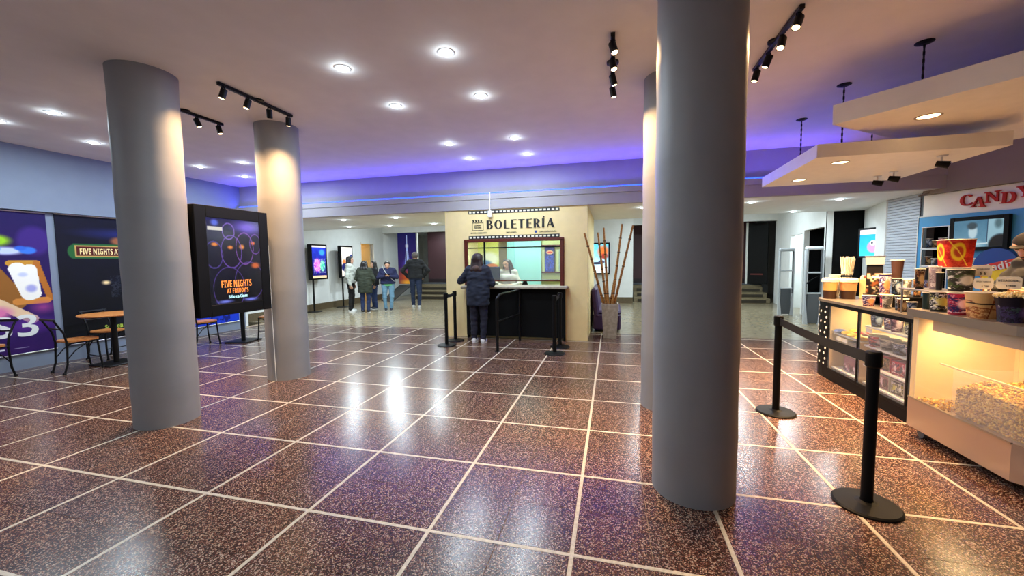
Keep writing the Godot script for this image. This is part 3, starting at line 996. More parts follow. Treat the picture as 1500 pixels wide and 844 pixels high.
func booth() -> void:
	var zf := -7.65
	var t := thing("ticket_booth", "cream ticket booth with window, counter opening and black lettering", "ticket booth", Vector3(-1.9, 0, zf))
	# front wall with the window opening (local x from -1.46 to 1.46)
	var g := G.new()
	var xl := -1.45
	var xr := 1.45
	var wx0 := -0.97
	var wx1 := 0.95
	g.span(Vector3(xl, 0, -0.12), Vector3(wx0, LOW, 0)); g.span(Vector3(wx1, 0, -0.12), Vector3(xr, LOW, 0))
	g.span(Vector3(wx0, 0, -0.12), Vector3(wx1, 1.03, 0)); g.span(Vector3(wx0, 1.965, -0.12), Vector3(wx1, LOW, 0))
	part("front_wall", g, M.cream, t)
	g = G.new(); g.span(Vector3(xl, 0, -2.6), Vector3(xl + 0.1, LOW, -0.12)); part("side_wall", g, M.cream, t)
	g = G.new(); g.span(Vector3(xr - 0.1, 0, -2.6), Vector3(xr, LOW, -0.12)); part("side_wall", g, M.cream, t)
	g = G.new(); g.span(Vector3(xl, 0, -2.7), Vector3(xr, LOW, -2.6)); part("back_wall", g, M.cream, t)
	g = G.new(); g.cbox(Vector3(-0.01, 1.05, -0.16), Vector3(1.9, 0.045, 0.32), 0.008); part("inner_ledge", g, M.pot, t)
	# wooden window frame and bars, panes
	g = G.new()
	g.cbox(Vector3(wx0 - 0.02, 1.49, 0.02), Vector3(0.07, 0.97, 0.06), 0.006); g.cbox(Vector3(wx1 + 0.02, 1.49, 0.02), Vector3(0.07, 0.97, 0.06), 0.006); g.cbox(Vector3(-0.01, 1.975, 0.02), Vector3(2.03, 0.06, 0.06), 0.006)
	part("window_frame", g, M.red_wood, t)
	g = G.new(); g.cbox(Vector3(-0.01, 1.83, -0.03), Vector3(1.9, 0.022, 0.03), 0.003); part("window_bar", g, M.black, t)
	g = G.new(); g.cbox(Vector3(0.12, 1.165, -0.03), Vector3(1.66, 0.022, 0.03), 0.003); part("window_bar", g, M.red_wood, t)
	g = G.new(); g.cbox(Vector3(-0.62, 1.50, -0.05), Vector3(0.035, 0.92, 0.03), 0.003); part("window_post", g, M.black, t)
	g = G.new(); g.box(Vector3(-0.01, 1.59, -0.045), Vector3(1.92, 0.84, 0.006)); part("window_pane", g, M.glass, t)
	# lettering and film strip bands
	var s := "BOLETERIA"
	var x := -0.545
	var h := 0.172
	var hx := h * 1.25
	for i in s.length():
		var pl := letter_polys(s[i])
		var w := 0.0
		g = G.new()
		for p in pl:
			g.prism(p, 0.0, 0.012, Transform3D(Basis.from_scale(Vector3(hx, h, 1)), Vector3(x, 2.207, 0.0)))
			for q in p: w = maxf(w, q.x)
		part("letter", g, M.ink, t)
		x += w * hx + 0.0365
	for y in [2.553, 2.048]:
		g = G.new()
		g.box(Vector3(-0.008, y - 0.005, 0.003), Vector3(1.857, 0.066, 0.006))
		var fs := part("film_strip", g, M.ink, t)
		g = G.new()
		g.cbox(Vector3.ZERO, Vector3(0.05, 0.034, 0.004), 0.0015)
		var hole := g.mesh()
		for i in 23:
			part("perforation", hole, M.paper, fs, Vector3(-0.8915 + i * 0.0803, y - 0.005, 0.0075))
	# clapper board mark and the small print
	g = G.new()
	for q in [[-0.852, 2.262, 0.007, 0.155], [-0.622, 2.275, 0.007, 0.18]]: g.box(Vector3(q[0], q[1], 0.003), Vector3(q[2], q[3], 0.006))
	for q in [[-0.737, 2.186], [-0.737, 2.336]]: g.box(Vector3(q[0], q[1], 0.003), Vector3(0.23, 0.007, 0.006))
	for i in 4:
		g.prism(PackedVector2Array([Vector2(0, 0), Vector2(0.03, 0), Vector2(0.045, 0.025), Vector2(0.03, 0.05), Vector2(0, 0.05), Vector2(0.015, 0.025)]), 0.0, 0.006, Transform3D(Basis(), Vector3(-0.855 + i * 0.056, 2.345, 0)))
	var lg := part("clapper_mark", g, M.ink, t)
	words("lettering", "LOADER", 0.028, 0.004, M.ink, lg, Transform3D(Basis(), Vector3(-0.737, 2.285, 0.004)))
	words("lettering", "NETONE", 0.028, 0.004, M.ink, lg, Transform3D(Basis(), Vector3(-0.737, 2.24, 0.004)))
	words("small_print", "© CINE CANDELARIO", 0.026, 0.004, M.ink, t, Transform3D(Basis(), Vector3(-0.72, 2.134, 0.004)), false, false)
	words("small_print", "3462-409475", 0.026, 0.004, M.ink, t, Transform3D(Basis(), Vector3(-0.04, 2.128, 0.004)), false, false)
	words("small_print", "CINE.LIS.GUAYA.BA", 0.028, 0.004, M.ink, t, Transform3D(Basis(), Vector3(0.69, 2.126, 0.004)), false, false)
	g = G.new()
	g.cbox(Vector3(0.455, 2.128, 0.003), Vector3(0.045, 0.045, 0.006), 0.002)
	part("badge", g, mat(Color8(40, 70, 140), 0.5), t)
	# inside: pale cyan partition, shelves, posters, lamp
	g = G.new(); g.span(Vector3(-0.55, 0, -1.62), Vector3(0.28, LOW, -1.56)); part("partition", g, mat(Color8(150, 212, 220), 0.6), t)
	g = G.new(); g.span(Vector3(-0.52, 0, -1.56), Vector3(-0.36, LOW, -1.53)); part("partition_stile", g, mat(Color8(136, 198, 210), 0.6), t)
	g = G.new(); g.span(Vector3(0.28, 0, -1.75), Vector3(1.35, LOW, -1.65)); part("inner_wall", g, mat(Color8(208, 218, 168), 0.7), t)
	for q in [[1.91, 1.12], [1.28, 1.12], [1.1, 1.12]]:
		g = G.new(); g.cbox(Vector3(0.8, q[0], -1.6), Vector3(1.0, 0.03, 0.14), 0.004); part("shelf", g, M.red_wood if q[0] > 1.2 else M.steel, t)
	g = G.new(); g.cbox(Vector3(0.95, 1.56, -1.63), Vector3(0.52, 0.5, 0.03), 0.004); part("grey_board", g, mat(Color8(150, 166, 172), 0.5), t)
	g = G.new(); g.cbox(Vector3(1.22, 1.62, -1.60), Vector3(0.2, 0.36, 0.02), 0.003); part("notice", g, M.paper, t)
	var lp := thing("booth_lamp", "bright lamp on the ceiling inside the ticket booth", "ceiling light", Vector3(-1.9, LOW, -8.25))
	g = G.new(); g.cbox(Vector3(0, -0.02, 0), Vector3(0.9, 0.04, 0.16), 0.01); part("light_panel", g, glow(Color(0.92, 1.0, 0.98), 4.0), lp)
	area(lp, Vector3(0, -0.05, 0), Vector2(0.9, 0.16), Color(0.9, 1.0, 0.95), 2.6)
	var pa := art(64, 128, Color8(20, 24, 90), Color8(16, 30, 110), [["e", 0.5, 0.2, 0.5, 0.1, Color8(240, 200, 120), 0.4], ["e", 0.5, 0.2, 0.35, 0.05, Color8(200, 60, 40), 0.4], ["n", 0, 0.35, 1, 0.95, [Color(0, 0, 0, 0), Color(0.3, 0.5, 1, 0.6), Color(0.05, 0.05, 0.2, 0.8), Color(0.8, 0.9, 1, 0.3)], 0.16]], 17)
	light_box("small_poster_screen", "small blue lit poster on the wall inside the ticket booth", Vector3(-1.42, 1.58, -9.25), 0.0, 0.24, 0.6, 0.03, pa, 0.9, 0.015)
	var pb := art(64, 96, Color8(226, 224, 120), Color8(200, 210, 90), [["e", 0.6, 0.6, 0.5, 0.3, Color8(250, 250, 240), 0.4], ["e", 0.4, 0.8, 0.4, 0.2, Color8(60, 110, 180), 0.4], ["e", 0.7, 0.85, 0.3, 0.12, Color8(220, 120, 60), 0.3]], 19)
	var ps := thing("wall_poster", "yellow and white poster inside the booth behind the customer", "poster", Vector3(-3.02, 1.68, -9.4))
	g = G.new(); g.box(Vector3(0, 0, -0.004), Vector3(0.62, 0.72, 0.008)); part("backing", g, M.paper, ps)
	part("print", sheet(0.62, 0.72, 0.001), printed(pb), ps)
	var mo := thing("monitor", "black monitor seen from behind on the ticket counter", "monitor", Vector3(-2.42, 1.075, -7.95), 0.5)
	g = G.new(); g.cbox(Vector3(0, 0.22, 0), Vector3(0.3, 0.3, 0.03), 0.008); part("screen_back", g, M.black, mo)
	g = G.new(); g.cbox(Vector3(0, 0.06, 0), Vector3(0.04, 0.12, 0.03), 0.004); g.cbox(Vector3(0, 0.008, 0), Vector3(0.18, 0.016, 0.14), 0.004); part("foot", g, M.black, mo)
	var pn := thing("card_terminal", "small dark card terminal beside the cashier", "terminal", Vector3(-1.72, 1.075, -7.86), 0.3)
	g = G.new(); g.prism(PackedVector2Array([Vector2(-0.06, 0), Vector2(0.06, 0), Vector2(0.03, 0.09), Vector2(-0.02, 0.1)]), -0.035, 0.035); part("housing", g, M.black, pn)
	# counter under the window
	var c := thing("ticket_counter", "pale counter slab with black front panel under the booth window", "counter", Vector3(-1.87, 0, zf))
	g = G.new(); g.cbox(Vector3(0, 1.045, 0.145), Vector3(2.12, 0.05, 0.285), 0.012); part("counter_top", g, M.pot, c)
	g = G.new(); g.cbox(Vector3(0, 0.54, 0.115), Vector3(2.0, 0.96, 0.03), 0.005); part("front_panel", g, M.black_matt, c)
	for sx in [-1.0, 1.0]:
		g = G.new(); g.cbox(Vector3(sx * 0.985, 0.51, 0.055), Vector3(0.03, 1.02, 0.11), 0.004); part("side_panel", g, M.black_matt, c)
	# white conduit with a small box hanging from the beam
	var w := thing("sensor_box", "small white box on a conduit hanging in front of the booth sign", "sensor", Vector3(-2.36, 2.5, -7.60))
	g = G.new(); g.cbox(Vector3(0, 0, 0), Vector3(0.085, 0.13, 0.05), 0.01); part("housing", g, M.edge_white, w)
	g = G.new(); g.cyl(Vector3(0, 0.06, 0), Vector3(0, 0.42, 0), 0.011, 0.011, 10); part("conduit", g, M.edge_white, w)


func cafe_chair(label: String) -> Node3D:
	var t := thing("cafe_chair", label, "chair", Vector3.ZERO, 0.0, "cafe chairs along the left wall")
	var g := G.new()
	var pl := PackedVector2Array()
	for i in 20:
		var a := TAU * i / 20.0
		pl.append(Vector2(signf(cos(a)) * pow(absf(cos(a)), 0.6) * 0.19, signf(sin(a)) * pow(absf(sin(a)), 0.6) * 0.2))
	g.prism(pl, -0.012, 0.012, Transform3D(Basis(Vector3.RIGHT, PI / 2), Vector3(0, 0.468, 0.0)))
	part("seat", g, M.wood, t)
	for s in [-1.0, 1.0]:
		g = G.new()
		g.tube([Vector3(s * 0.17, 0.0, -0.235), Vector3(s * 0.168, 0.14, -0.195), Vector3(s * 0.165, 0.44, -0.18), Vector3(s * 0.165, 0.60, -0.205), Vector3(s * 0.168, 0.80, -0.30)], 0.013, 8)
		part("back_post", g, M.iron, t)
		g = G.new()
		g.tube([Vector3(s * 0.16, 0.45, 0.15), Vector3(s * 0.17, 0.2, 0.165), Vector3(s * 0.175, 0.0, 0.19)], 0.013, 8)
		part("leg", g, M.iron, t)
		g = G.new()
		g.tube([Vector3(s * 0.165, 0.445, 0.16), Vector3(s * 0.165, 0.445, -0.17)], 0.012, 8)
		g.tube([Vector3(s * 0.166, 0.22, -0.185), Vector3(s * 0.166, 0.33, -0.10), Vector3(s * 0.166, 0.40, 0.0), Vector3(s * 0.166, 0.44, 0.1)], 0.008, 6)
		part("side_brace", g, M.iron, t)
		for z in [-0.235, 0.19]:
			g = G.new()
			g.lathe([Vector2(0.022, 0), Vector2(0.02, 0.02), Vector2(0.013, 0.03)], Vector3(s * (0.17 if z < 0 else 0.175), 0, z), 10)
			part("foot", g, M.iron, t)
	g = G.new()
	g.cbox(Vector3(0, 0.80, -0.30), Vector3(0.40, 0.035, 0.03), 0.008, Basis(Vector3.RIGHT, -0.35))
	part("top_rail", g, M.iron, t)
	g = G.new()
	g.tube([Vector3(-0.165, 0.66, -0.235), Vector3(0.165, 0.66, -0.235)], 0.011, 8)
	part("back_rail", g, M.iron, t)
	g = G.new()
	g.tube([Vector3(-0.17, 0.18, 0.168), Vector3(0.17, 0.18, 0.168)], 0.008, 6)
	part("stretcher", g, M.iron, t)
	return t

func cafe_table(label: String) -> Node3D:
	var t := thing("cafe_table", label, "table", Vector3.ZERO, 0.0, "round cafe tables")
	var g := G.new()
	g.lathe([Vector2(0, -0.012), Vector2(0.385, -0.012), Vector2(0.4, -0.004), Vector2(0.4, 0.008), Vector2(0.392, 0.014), Vector2(0, 0.014)], Vector3(0, 0.80, 0), 40)
	part("table_top", g, M.wood, t)
	g = G.new()
	g.cyl(Vector3(0, 0.02, 0), Vector3(0, 0.77, 0), 0.038, 0.038, 16)
	part("pedestal", g, M.iron, t)
	g = G.new()
	g.cbox(Vector3(0, 0.775, 0), Vector3(0.3, 0.02, 0.3), 0.004)
	part("top_plate", g, M.iron, t)
	g = G.new()
	g.cbox(Vector3(0, 0.011, 0), Vector3(0.46, 0.022, 0.46), 0.008)
	part("base", g, M.iron, t)
	return t

func banner(label: String, z0: float, z1: float, y0: float, y1: float, tex: Texture2D) -> Node3D:
	var t := thing("wall_banner", label, "banner", Vector3(-8.725, (y0 + y1) / 2, (z0 + z1) / 2), PI / 2)
	var w := absf(z1 - z0)
	var h := y1 - y0
	var g := G.new()
	g.box(Vector3(0, 0, -0.004), Vector3(w, h, 0.008))
	part("cloth", g, M.black_matt, t)
	part("print", sheet(w, h, 0.001), printed(tex, 0.75), t)
	for s in [-1.0, 1.0]:
		g = G.new()
		g.cyl(Vector3(-w / 2, s * h / 2, 0.0), Vector3(w / 2, s * h / 2, 0.0), 0.012, 0.012, 10)
		part("rod", g, M.steel, t)
	return t

func cafe() -> void:
	# banners on the left wall
	var a := art(160, 240, Color8(34, 22, 80), Color8(52, 20, 92), [
		["e", 0.9, 0.2, 0.14, 0.12, Color8(62, 36, 120), 0.3], ["e", 0.64, 0.205, 0.13, 0.05, Color8(150, 205, 40), 0.5], ["e", 0.7, 0.275, 0.16, 0.035, Color8(200, 210, 245), 0.5], ["e", 0.85, 0.27, 0.07, 0.03, Color8(60, 120, 220), 0.3], ["e", 0.62, 0.26, 0.06, 0.03, Color8(60, 110, 230), 0.4], ["e", 0.8, 0.255, 0.05, 0.02, Color8(50, 100, 210), 0.4], ["e", 0.3, 0.25, 0.25, 0.08, Color8(220, 90, 160), 0.5],
		["l", 0.55, 0.4, 0.72, 0.62, 0.2, Color8(150, 96, 40)], ["l", 0.72, 0.36, 0.9, 0.36, 0.06, Color8(206, 146, 50)], ["l", 0.9, 0.36, 0.98, 0.62, 0.05, Color8(186, 110, 40)], ["l", 0.75, 0.63, 0.95, 0.63, 0.07, Color8(214, 136, 60)], ["l", 0.77, 0.4, 0.84, 0.58, 0.13, Color8(250, 246, 236)], ["l", 0.85, 0.4, 0.87, 0.58, 0.1, Color8(250, 246, 236)], ["e", 0.85, 0.54, 0.05, 0.035, Color8(170, 170, 225), 0.5], ["e", 0.8, 0.44, 0.04, 0.02, Color8(205, 210, 240), 0.5],
		["l", 0.6, 0.62, 0.84, 0.76, 0.09, Color8(236, 200, 160)], ["e", 0.6, 0.7, 0.14, 0.06, Color8(226, 120, 170), 0.6], ["e", 0.92, 0.68, 0.12, 0.06, Color(0.75, 0.3, 0.6, 0.7), 0.9], ["e", 0.8, 0.8, 0.3, 0.08, Color(0.4, 0.18, 0.6, 0.7), 0.9], ["e", 0.25, 0.5, 0.25, 0.2, Color8(176, 110, 50), 0.4], ["r", 0.0, 0.95, 0.64, 0.965, Color8(235, 235, 240)], ["r", 0.7, 0.955, 0.8, 0.96, Color8(170, 160, 190)]], 23)
	var b1 := banner("bright purple and orange cinema banner at the left edge of the picture", -2.75, -4.32, 0.24, 2.41, a)
	words("lettering", "S", 0.31, 0.004, M.edge_white, b1, Transform3D(Basis(), Vector3(0.21, -0.665, 0.003)))
	words("lettering", "3", 0.33, 0.004, M.edge_white, b1, Transform3D(Basis(), Vector3(0.478, -0.665, 0.003)))
	var b := art(160, 224, Color8(14, 12, 36), Color8(6, 6, 9), [
		["e", 0.62, 0.13, 0.6, 0.06, Color8(34, 40, 110), 0.9], ["e", 0.5, 0.19, 0.1, 0.045, Color8(150, 90, 60), 0.5], ["r", 0.12, 0.222, 0.92, 0.338, Color8(40, 96, 50)], ["e", 0.12, 0.28, 0.05, 0.058, Color8(40, 96, 50), 0.1], ["r", 0.135, 0.236, 0.9, 0.324, Color8(196, 160, 90)], ["r", 0.145, 0.245, 0.9, 0.315, Color8(84, 24, 26)],
		["e", 0.36, 0.53, 0.05, 0.025, Color8(250, 220, 160), 0.7], ["n", 0.4, 0.48, 1.0, 0.66, [Color(0, 0, 0, 0), Color(0.12, 0.14, 0.2, 0.8), Color(0, 0, 0, 0), Color(0.3, 0.32, 0.36, 0.5), Color(0, 0, 0, 0)], 0.14], ["e", 0.8, 0.86, 0.5, 0.05, Color8(16, 24, 60), 0.9]], 29)
	var b2 := banner("dark cinema banner with a glowing marquee, behind the left column", -4.42, -6.1, 0.26, 2.42, b)
	words("lettering", "FIVE NIGHTS AT", 0.095, 0.004, mat(Color8(250, 226, 160), 0.5), b2, Transform3D(Basis(), Vector3(-0.275, 0.475, 0.003)), false, true, 0.575)
	words("lettering", "Sólo en Cines", 0.075, 0.004, mat(Color8(190, 210, 80), 0.5), b2, Transform3D(Basis(), Vector3(-0.06, -0.86, 0.003)), true, true, 0.7)
	var c := art(96, 144, Color8(20, 40, 170), Color8(16, 70, 200), [["n", 0, 0, 1, 1, [Color(0, 0, 0, 0), Color(0.1, 0.2, 0.8, 0.6), Color(0.02, 0.04, 0.3, 0.7)], 0.06]], 31)
	banner("blue cinema banner glimpsed under the black display box", -6.35, -7.55, 0.2, 2.38, c)
	# black display box between the two left columns
	var p := art(120, 184, Color8(24, 18, 60), Color8(10, 8, 18), [
		["e", 0.75, 0.08, 0.4, 0.12, Color8(120, 90, 220), 0.8], ["e", 0.5, 0.4, 0.45, 0.3, Color8(26, 18, 40), 0.4], ["e", 0.12, 0.3, 0.08, 0.03, Color8(240, 140, 60), 0.6], ["e", 0.4, 0.33, 0.07, 0.03, Color8(240, 140, 60), 0.6], ["e", 0.62, 0.32, 0.07, 0.04, Color8(240, 150, 70), 0.6], ["e", 0.85, 0.27, 0.06, 0.03, Color8(240, 120, 60), 0.6],
		["o", 0.38, 0.14, 0.12, 0.1, Color8(150, 110, 215), 0.14], ["o", 0.42, 0.38, 0.2, 0.2, Color8(120, 84, 190), 0.08], ["o", 0.68, 0.34, 0.18, 0.2, Color8(150, 90, 190), 0.08], ["o", 0.1, 0.42, 0.16, 0.16, Color8(90, 70, 160), 0.1], ["o", 0.9, 0.28, 0.12, 0.13, Color8(130, 80, 180), 0.12], ["o", 0.35, 0.82, 0.3, 0.26, Color8(90, 66, 150), 0.05], ["o", 0.75, 0.74, 0.3, 0.24, Color8(96, 70, 160), 0.05], ["e", 0.14, 0.05, 0.09, 0.05, Color8(90, 110, 220), 0.6], ["e", 0.88, 0.55, 0.12, 0.05, Color8(210, 100, 50), 0.6],
		["r", 0.02, 0.1, 0.28, 0.145, Color8(220, 215, 200)], ["e", 0.25, 0.97, 0.2, 0.03, Color8(120, 130, 235), 0.8], ["e", 0.75, 0.97, 0.2, 0.03, Color8(120, 130, 235), 0.8]], 37)
	var d := light_box("display_box", "large black display box with a dark film poster between the left columns", Vector3(-4.2, 1.60, -3.64), PI / 2, 0.90, 1.20, 0.34, p, 0.62, 0.125)
	var gold := glow(Color8(236, 140, 60), 0.35)
	words("lettering", "FIVE NIGHTS", 0.075, 0.003, gold, d, Transform3D(Basis(), Vector3(-0.01, -0.255, 0.004)), false, true, 0.6)
	words("lettering", "AT FREDDY'S", 0.052, 0.003, gold, d, Transform3D(Basis(), Vector3(0.0, -0.335, 0.004)), false, true, 0.62)
	words("lettering", "Sólo en Cines", 0.034, 0.003, glow(Color8(170, 220, 230), 0.5), d, Transform3D(Basis(), Vector3(0.0, -0.40, 0.004)), true, true, 0.75)
	var g := G.new()
	g.cbox(Vector3(-0.36, 0.3, -0.17), Vector3(0.22, 0.06, 0.05), 0.004); g.cbox(Vector3(-0.36, -0.3, -0.17), Vector3(0.22, 0.06, 0.05), 0.004)
	g.cbox(Vector3(0.52, 0.3, -0.17), Vector3(0.2, 0.05, 0.05), 0.004); g.cbox(Vector3(0.52, -0.3, -0.17), Vector3(0.2, 0.05, 0.05), 0.004)
	part("mount_bracket", g, M.black_metal, d)
	g = G.new()
	g.tube([Vector3(0.455, 0.26, -0.05), Vector3(0.50, 0.2, -0.05), Vector3(0.53, -0.1, -0.08), Vector3(0.55, -0.7, -0.1), Vector3(0.56, -1.58, -0.1)], 0.005, 6)
	part("cable", g, M.edge_white, d)
	# tables and chairs
	var ch := cafe_chair("wooden seat cafe chair pushed up to the near round table, left of the column")
	ch.position = Vector3(-7.81, 0, -4.10); ch.rotation.y = PI - 0.12
	dup(ch, "cafe_chair", Vector3(-8.33, 0, -4.78), PI / 2 + 0.1, "wooden seat cafe chair behind the near round table, against the dark banner")
	dup(ch, "cafe_chair", Vector3(-8.4, 0, -3.38), 0.35, "cafe chair cut off by the left edge of the picture")
	dup(ch, "cafe_chair", Vector3(-7.68, 0, -5.88), PI - 0.2, "cafe chair left of the table under the black display box")
	dup(ch, "cafe_chair", Vector3(-6.95, 0, -6.74), 0.3, "cafe chair right of the table under the black display box")
	var tb := cafe_table("round wooden cafe table on a black pedestal left of the near column")
	tb.position = Vector3(-7.72, 0, -4.5)
	dup(tb, "cafe_table", Vector3(-7.27, 0, -6.36), 0.2, "cafe table on a square black foot under the display box")

func post(label: String, at: Vector3, turn := 0.0) -> Node3D:
	var t := thing("queue_post", label, "barrier post", at, turn, "black queue barrier posts")
	var g := G.new()
	g.lathe([Vector2(0.175, 0), Vector2(0.175, 0.010), Vector2(0.165, 0.018), Vector2(0.06, 0.026), Vector2(0.034, 0.034)], Vector3.ZERO, 40)
	part("base", g, M.black, t)
	g = G.new()
	g.cyl(Vector3(0, 0.02, 0), Vector3(0, 0.93, 0), 0.0315, 0.0315, 24)
	part("pole", g, M.black, t)
	g = G.new()
	g.lathe([Vector2(0.034, 0.885), Vector2(0.042, 0.895), Vector2(0.042, 0.975), Vector2(0.036, 0.985), Vector2(0.0, 0.988)], Vector3.ZERO, 24)
	part("belt_head", g, M.black, t)
	return t

func belt(label: String, a: Vector3, b: Vector3, y0: float, y1: float, h := 0.06) -> void:
	var p := Vector3(a.x, y0, a.z)
	var q := Vector3(b.x, y1, b.z)
	var t := thing("queue_belt", label, "barrier belt", Vector3(p.x, 0, p.z))
	var g := G.new()
	var d := q - p
	var n := 8
	var side := Vector3(-d.z, 0, d.x).normalized() * 0.0015
	for i in n:
		var s0 := float(i) / n
		var s1 := float(i + 1) / n
		var a0 := d * s0 + Vector3.UP * (y0 - 0.02 * sin(PI * s0))
		var a1 := d * s1 + Vector3.UP * (y0 - 0.02 * sin(PI * s1))
		var up := Vector3.UP * h / 2
		for w in [side, -side]:
			g.quad(a0 - up + w, a1 - up + w, a1 + up + w, a0 + up + w, w)
		g.quad(a0 + up + side, a1 + up + side, a1 + up - side, a0 + up - side, Vector3.UP)
		g.quad(a0 - up + side, a1 - up + side, a1 - up - side, a0 - up - side, Vector3.DOWN)
	part("webbing", g, M.belt, t)

func queue_posts() -> void:
	var a := post("black queue post nearest the camera, before the popcorn counter", Vector3(1.565, 0, -2.86))
	var b := Vector3(1.617, 0, -4.434)
	dup(a, "queue_post", b, 0.0, "black queue post beside the large column, behind the nearest post")
	belt("black belt stretched between the two posts near the candy counter", b, Vector3(1.565, 0, -2.86), 0.935, 0.935, 0.07)
	dup(a, "queue_post", Vector3(-2.985, 0, -6.76), 0.0, "black queue post at the left corner of the ticket booth, nearer one")
	dup(a, "queue_post", Vector3(-3.0, 0, -7.22), 0.0, "black queue post close to the left corner of the booth wall")
	belt("short belt between the two posts at the booth's left corner", Vector3(-3.0, 0, -7.22), Vector3(-2.985, 0, -6.76), 0.935, 0.935)
	dup(a, "queue_post", Vector3(-0.924, 0, -6.5), 0.0, "black queue post at the right end of the ticket counter, nearer one")
	dup(a, "queue_post", Vector3(-0.90, 0, -7.02), 0.0, "black queue post at the right end of the ticket counter, nearer the wall")
	belt("belt between the two posts at the right of the ticket counter", Vector3(-0.90, 0, -7.02), Vector3(-0.924, 0, -6.5), 0.935, 0.935)
	# black guide rail that runs to the counter
	var r := thing("guide_rail", "black metal guide rail leading to the middle of the ticket counter", "rail", Vector3(-1.905, 0, -6.45))
	var g := G.new()
	g.tube([Vector3(0, 0, 0), Vector3(0, 0.92, 0), Vector3(0.03, 0.98, -0.06), Vector3(0.06, 0.99, -0.2), Vector3(0.16, 0.99, -1.0)], 0.026, 12)
	part("frame", g, M.black_metal, r)
	g = G.new()
	g.tube([Vector3(0.0, 0.52, 0), Vector3(0.16, 0.52, -1.0)], 0.02, 10)
	part("lower_bar", g, M.black_metal, r)
	g = G.new()
	g.tube([Vector3(0.16, 0.0, -1.0), Vector3(0.16, 1.0, -1.0)], 0.024, 10)
	part("rear_post", g, M.black_metal, r)
	g = G.new()
	g.lathe([Vector2(0.05, 0), Vector2(0.05, 0.008), Vector2(0.03, 0.012)], Vector3.ZERO, 16)
	part("floor_flange", g, M.black_metal, r)

func planter_and_sofa() -> void:
	var t := thing("planter", "tall grey tapered square planter holding bamboo poles beside the booth", "planter", Vector3(-0.03, 0, -8.13))
	var g := G.new()
	var bs := 0.125
	var ts := 0.165
	for i in 4:
		var r := Basis(Vector3.UP, PI / 2 * i)
		g.quad(r * Vector3(-bs, 0, bs), r * Vector3(bs, 0, bs), r * Vector3(ts, 0.69, ts), r * Vector3(-ts, 0.69, ts), r * Vector3.BACK)
		g.quad(r * Vector3(-ts + 0.025, 0.69, ts - 0.025), r * Vector3(ts - 0.025, 0.69, ts - 0.025), r * Vector3(ts, 0.69, ts), r * Vector3(-ts, 0.69, ts), Vector3.UP)
		g.quad(r * Vector3(-ts + 0.025, 0.6, ts - 0.025), r * Vector3(ts - 0.025, 0.6, ts - 0.025), r * Vector3(ts - 0.025, 0.69, ts - 0.025), r * Vector3(-ts + 0.025, 0.69, ts - 0.025), r * Vector3.FORWARD)
	g.quad(Vector3(-bs, 0.0, -bs), Vector3(bs, 0.0, -bs), Vector3(bs, 0.0, bs), Vector3(-bs, 0.0, bs), Vector3.DOWN)
	part("pot", g, M.pot, t)
	g = G.new()
	g.span(Vector3(-ts + 0.02, 0.55, -ts + 0.02), Vector3(ts - 0.02, 0.62, ts - 0.02))
	part("gravel", g, M.stone_dark, t)
	var tops := [[-0.498, 2.06, 0.63, -0.11, 0.03, "leaning far left"], [-0.28, 2.12, -0.22, -0.07, -0.08, "thin one second from the left"], [-0.16, 2.2, -0.02, -0.035, 0.02, "third from the left, upright"], [0.19, 2.25, 0.10, 0.035, 0.07, "tall thick one leaning right"], [0.40, 2.23, -0.06, 0.07, 0.0, "leaning farthest right"], [0.12, 1.55, -0.1, 0.0, -0.1, "short one behind the others"]]
	for q in tops:
		var b := thing("bamboo_pole", "bamboo pole in the grey planter, %s" % q[5], "bamboo pole", Vector3(-0.03, 0.62, -8.13), 0.0, "bamboo poles")
		var p0 := Vector3(q[3], 0, q[4])
		var p1 := Vector3(q[0] + 0.03, q[1] - 0.62, q[2])
		var r0 := 0.026
		g = G.new()
		var n := 6
		for i in n:
			g.cyl(p0.lerp(p1, float(i) / n), p0.lerp(p1, float(i + 1) / n), r0 * (1 - 0.05 * i), r0 * (1 - 0.05 * (i + 1)), 12, i == n - 1 or i == 0)
		part("cane", g, M.bamboo, b)
		for i in range(1, n):
			g = G.new()
			var c := p0.lerp(p1, float(i) / n)
			var ax := (p1 - p0).normalized() * 0.008
			g.cyl(c - ax, c + ax, r0 * 1.1, r0 * 1.08, 12)
			part("node_ring", g, M.bamboo_node, b)
	var s := thing("sofa", "dark purple sofa along the side of the ticket booth behind the planter", "sofa", Vector3(-0.12, 0, -9.45), PI / 2)
	g = G.new(); g.cbox(Vector3(0, 0.22, 0.02), Vector3(1.6, 0.34, 0.58), 0.03); part("base", g, M.purple, s)
	g = G.new(); g.cbox(Vector3(0, 0.42, 0.05), Vector3(1.56, 0.1, 0.54), 0.04); part("seat_cushion", g, M.purple, s)
	g = G.new(); g.cbox(Vector3(0, 0.62, -0.22), Vector3(1.6, 0.66, 0.12), 0.04, Basis(Vector3.RIGHT, -0.1)); part("backrest", g, M.purple, s)
	for q in [[-0.7, -0.2], [0.7, -0.2], [-0.7, 0.22], [0.7, 0.22]]:
		g = G.new(); g.cyl(Vector3(q[0], 0, q[1]), Vector3(q[0], 0.06, q[1]), 0.02, 0.025, 10); part("leg", g, M.black, s)

const TONE := ["blue-grey", "brown and gold", "purple and orange", "pink", "mauve", "pale grey", "black and yellow"]
const ORD := ["first", "second", "third", "fourth", "fifth", "sixth", "seventh"]

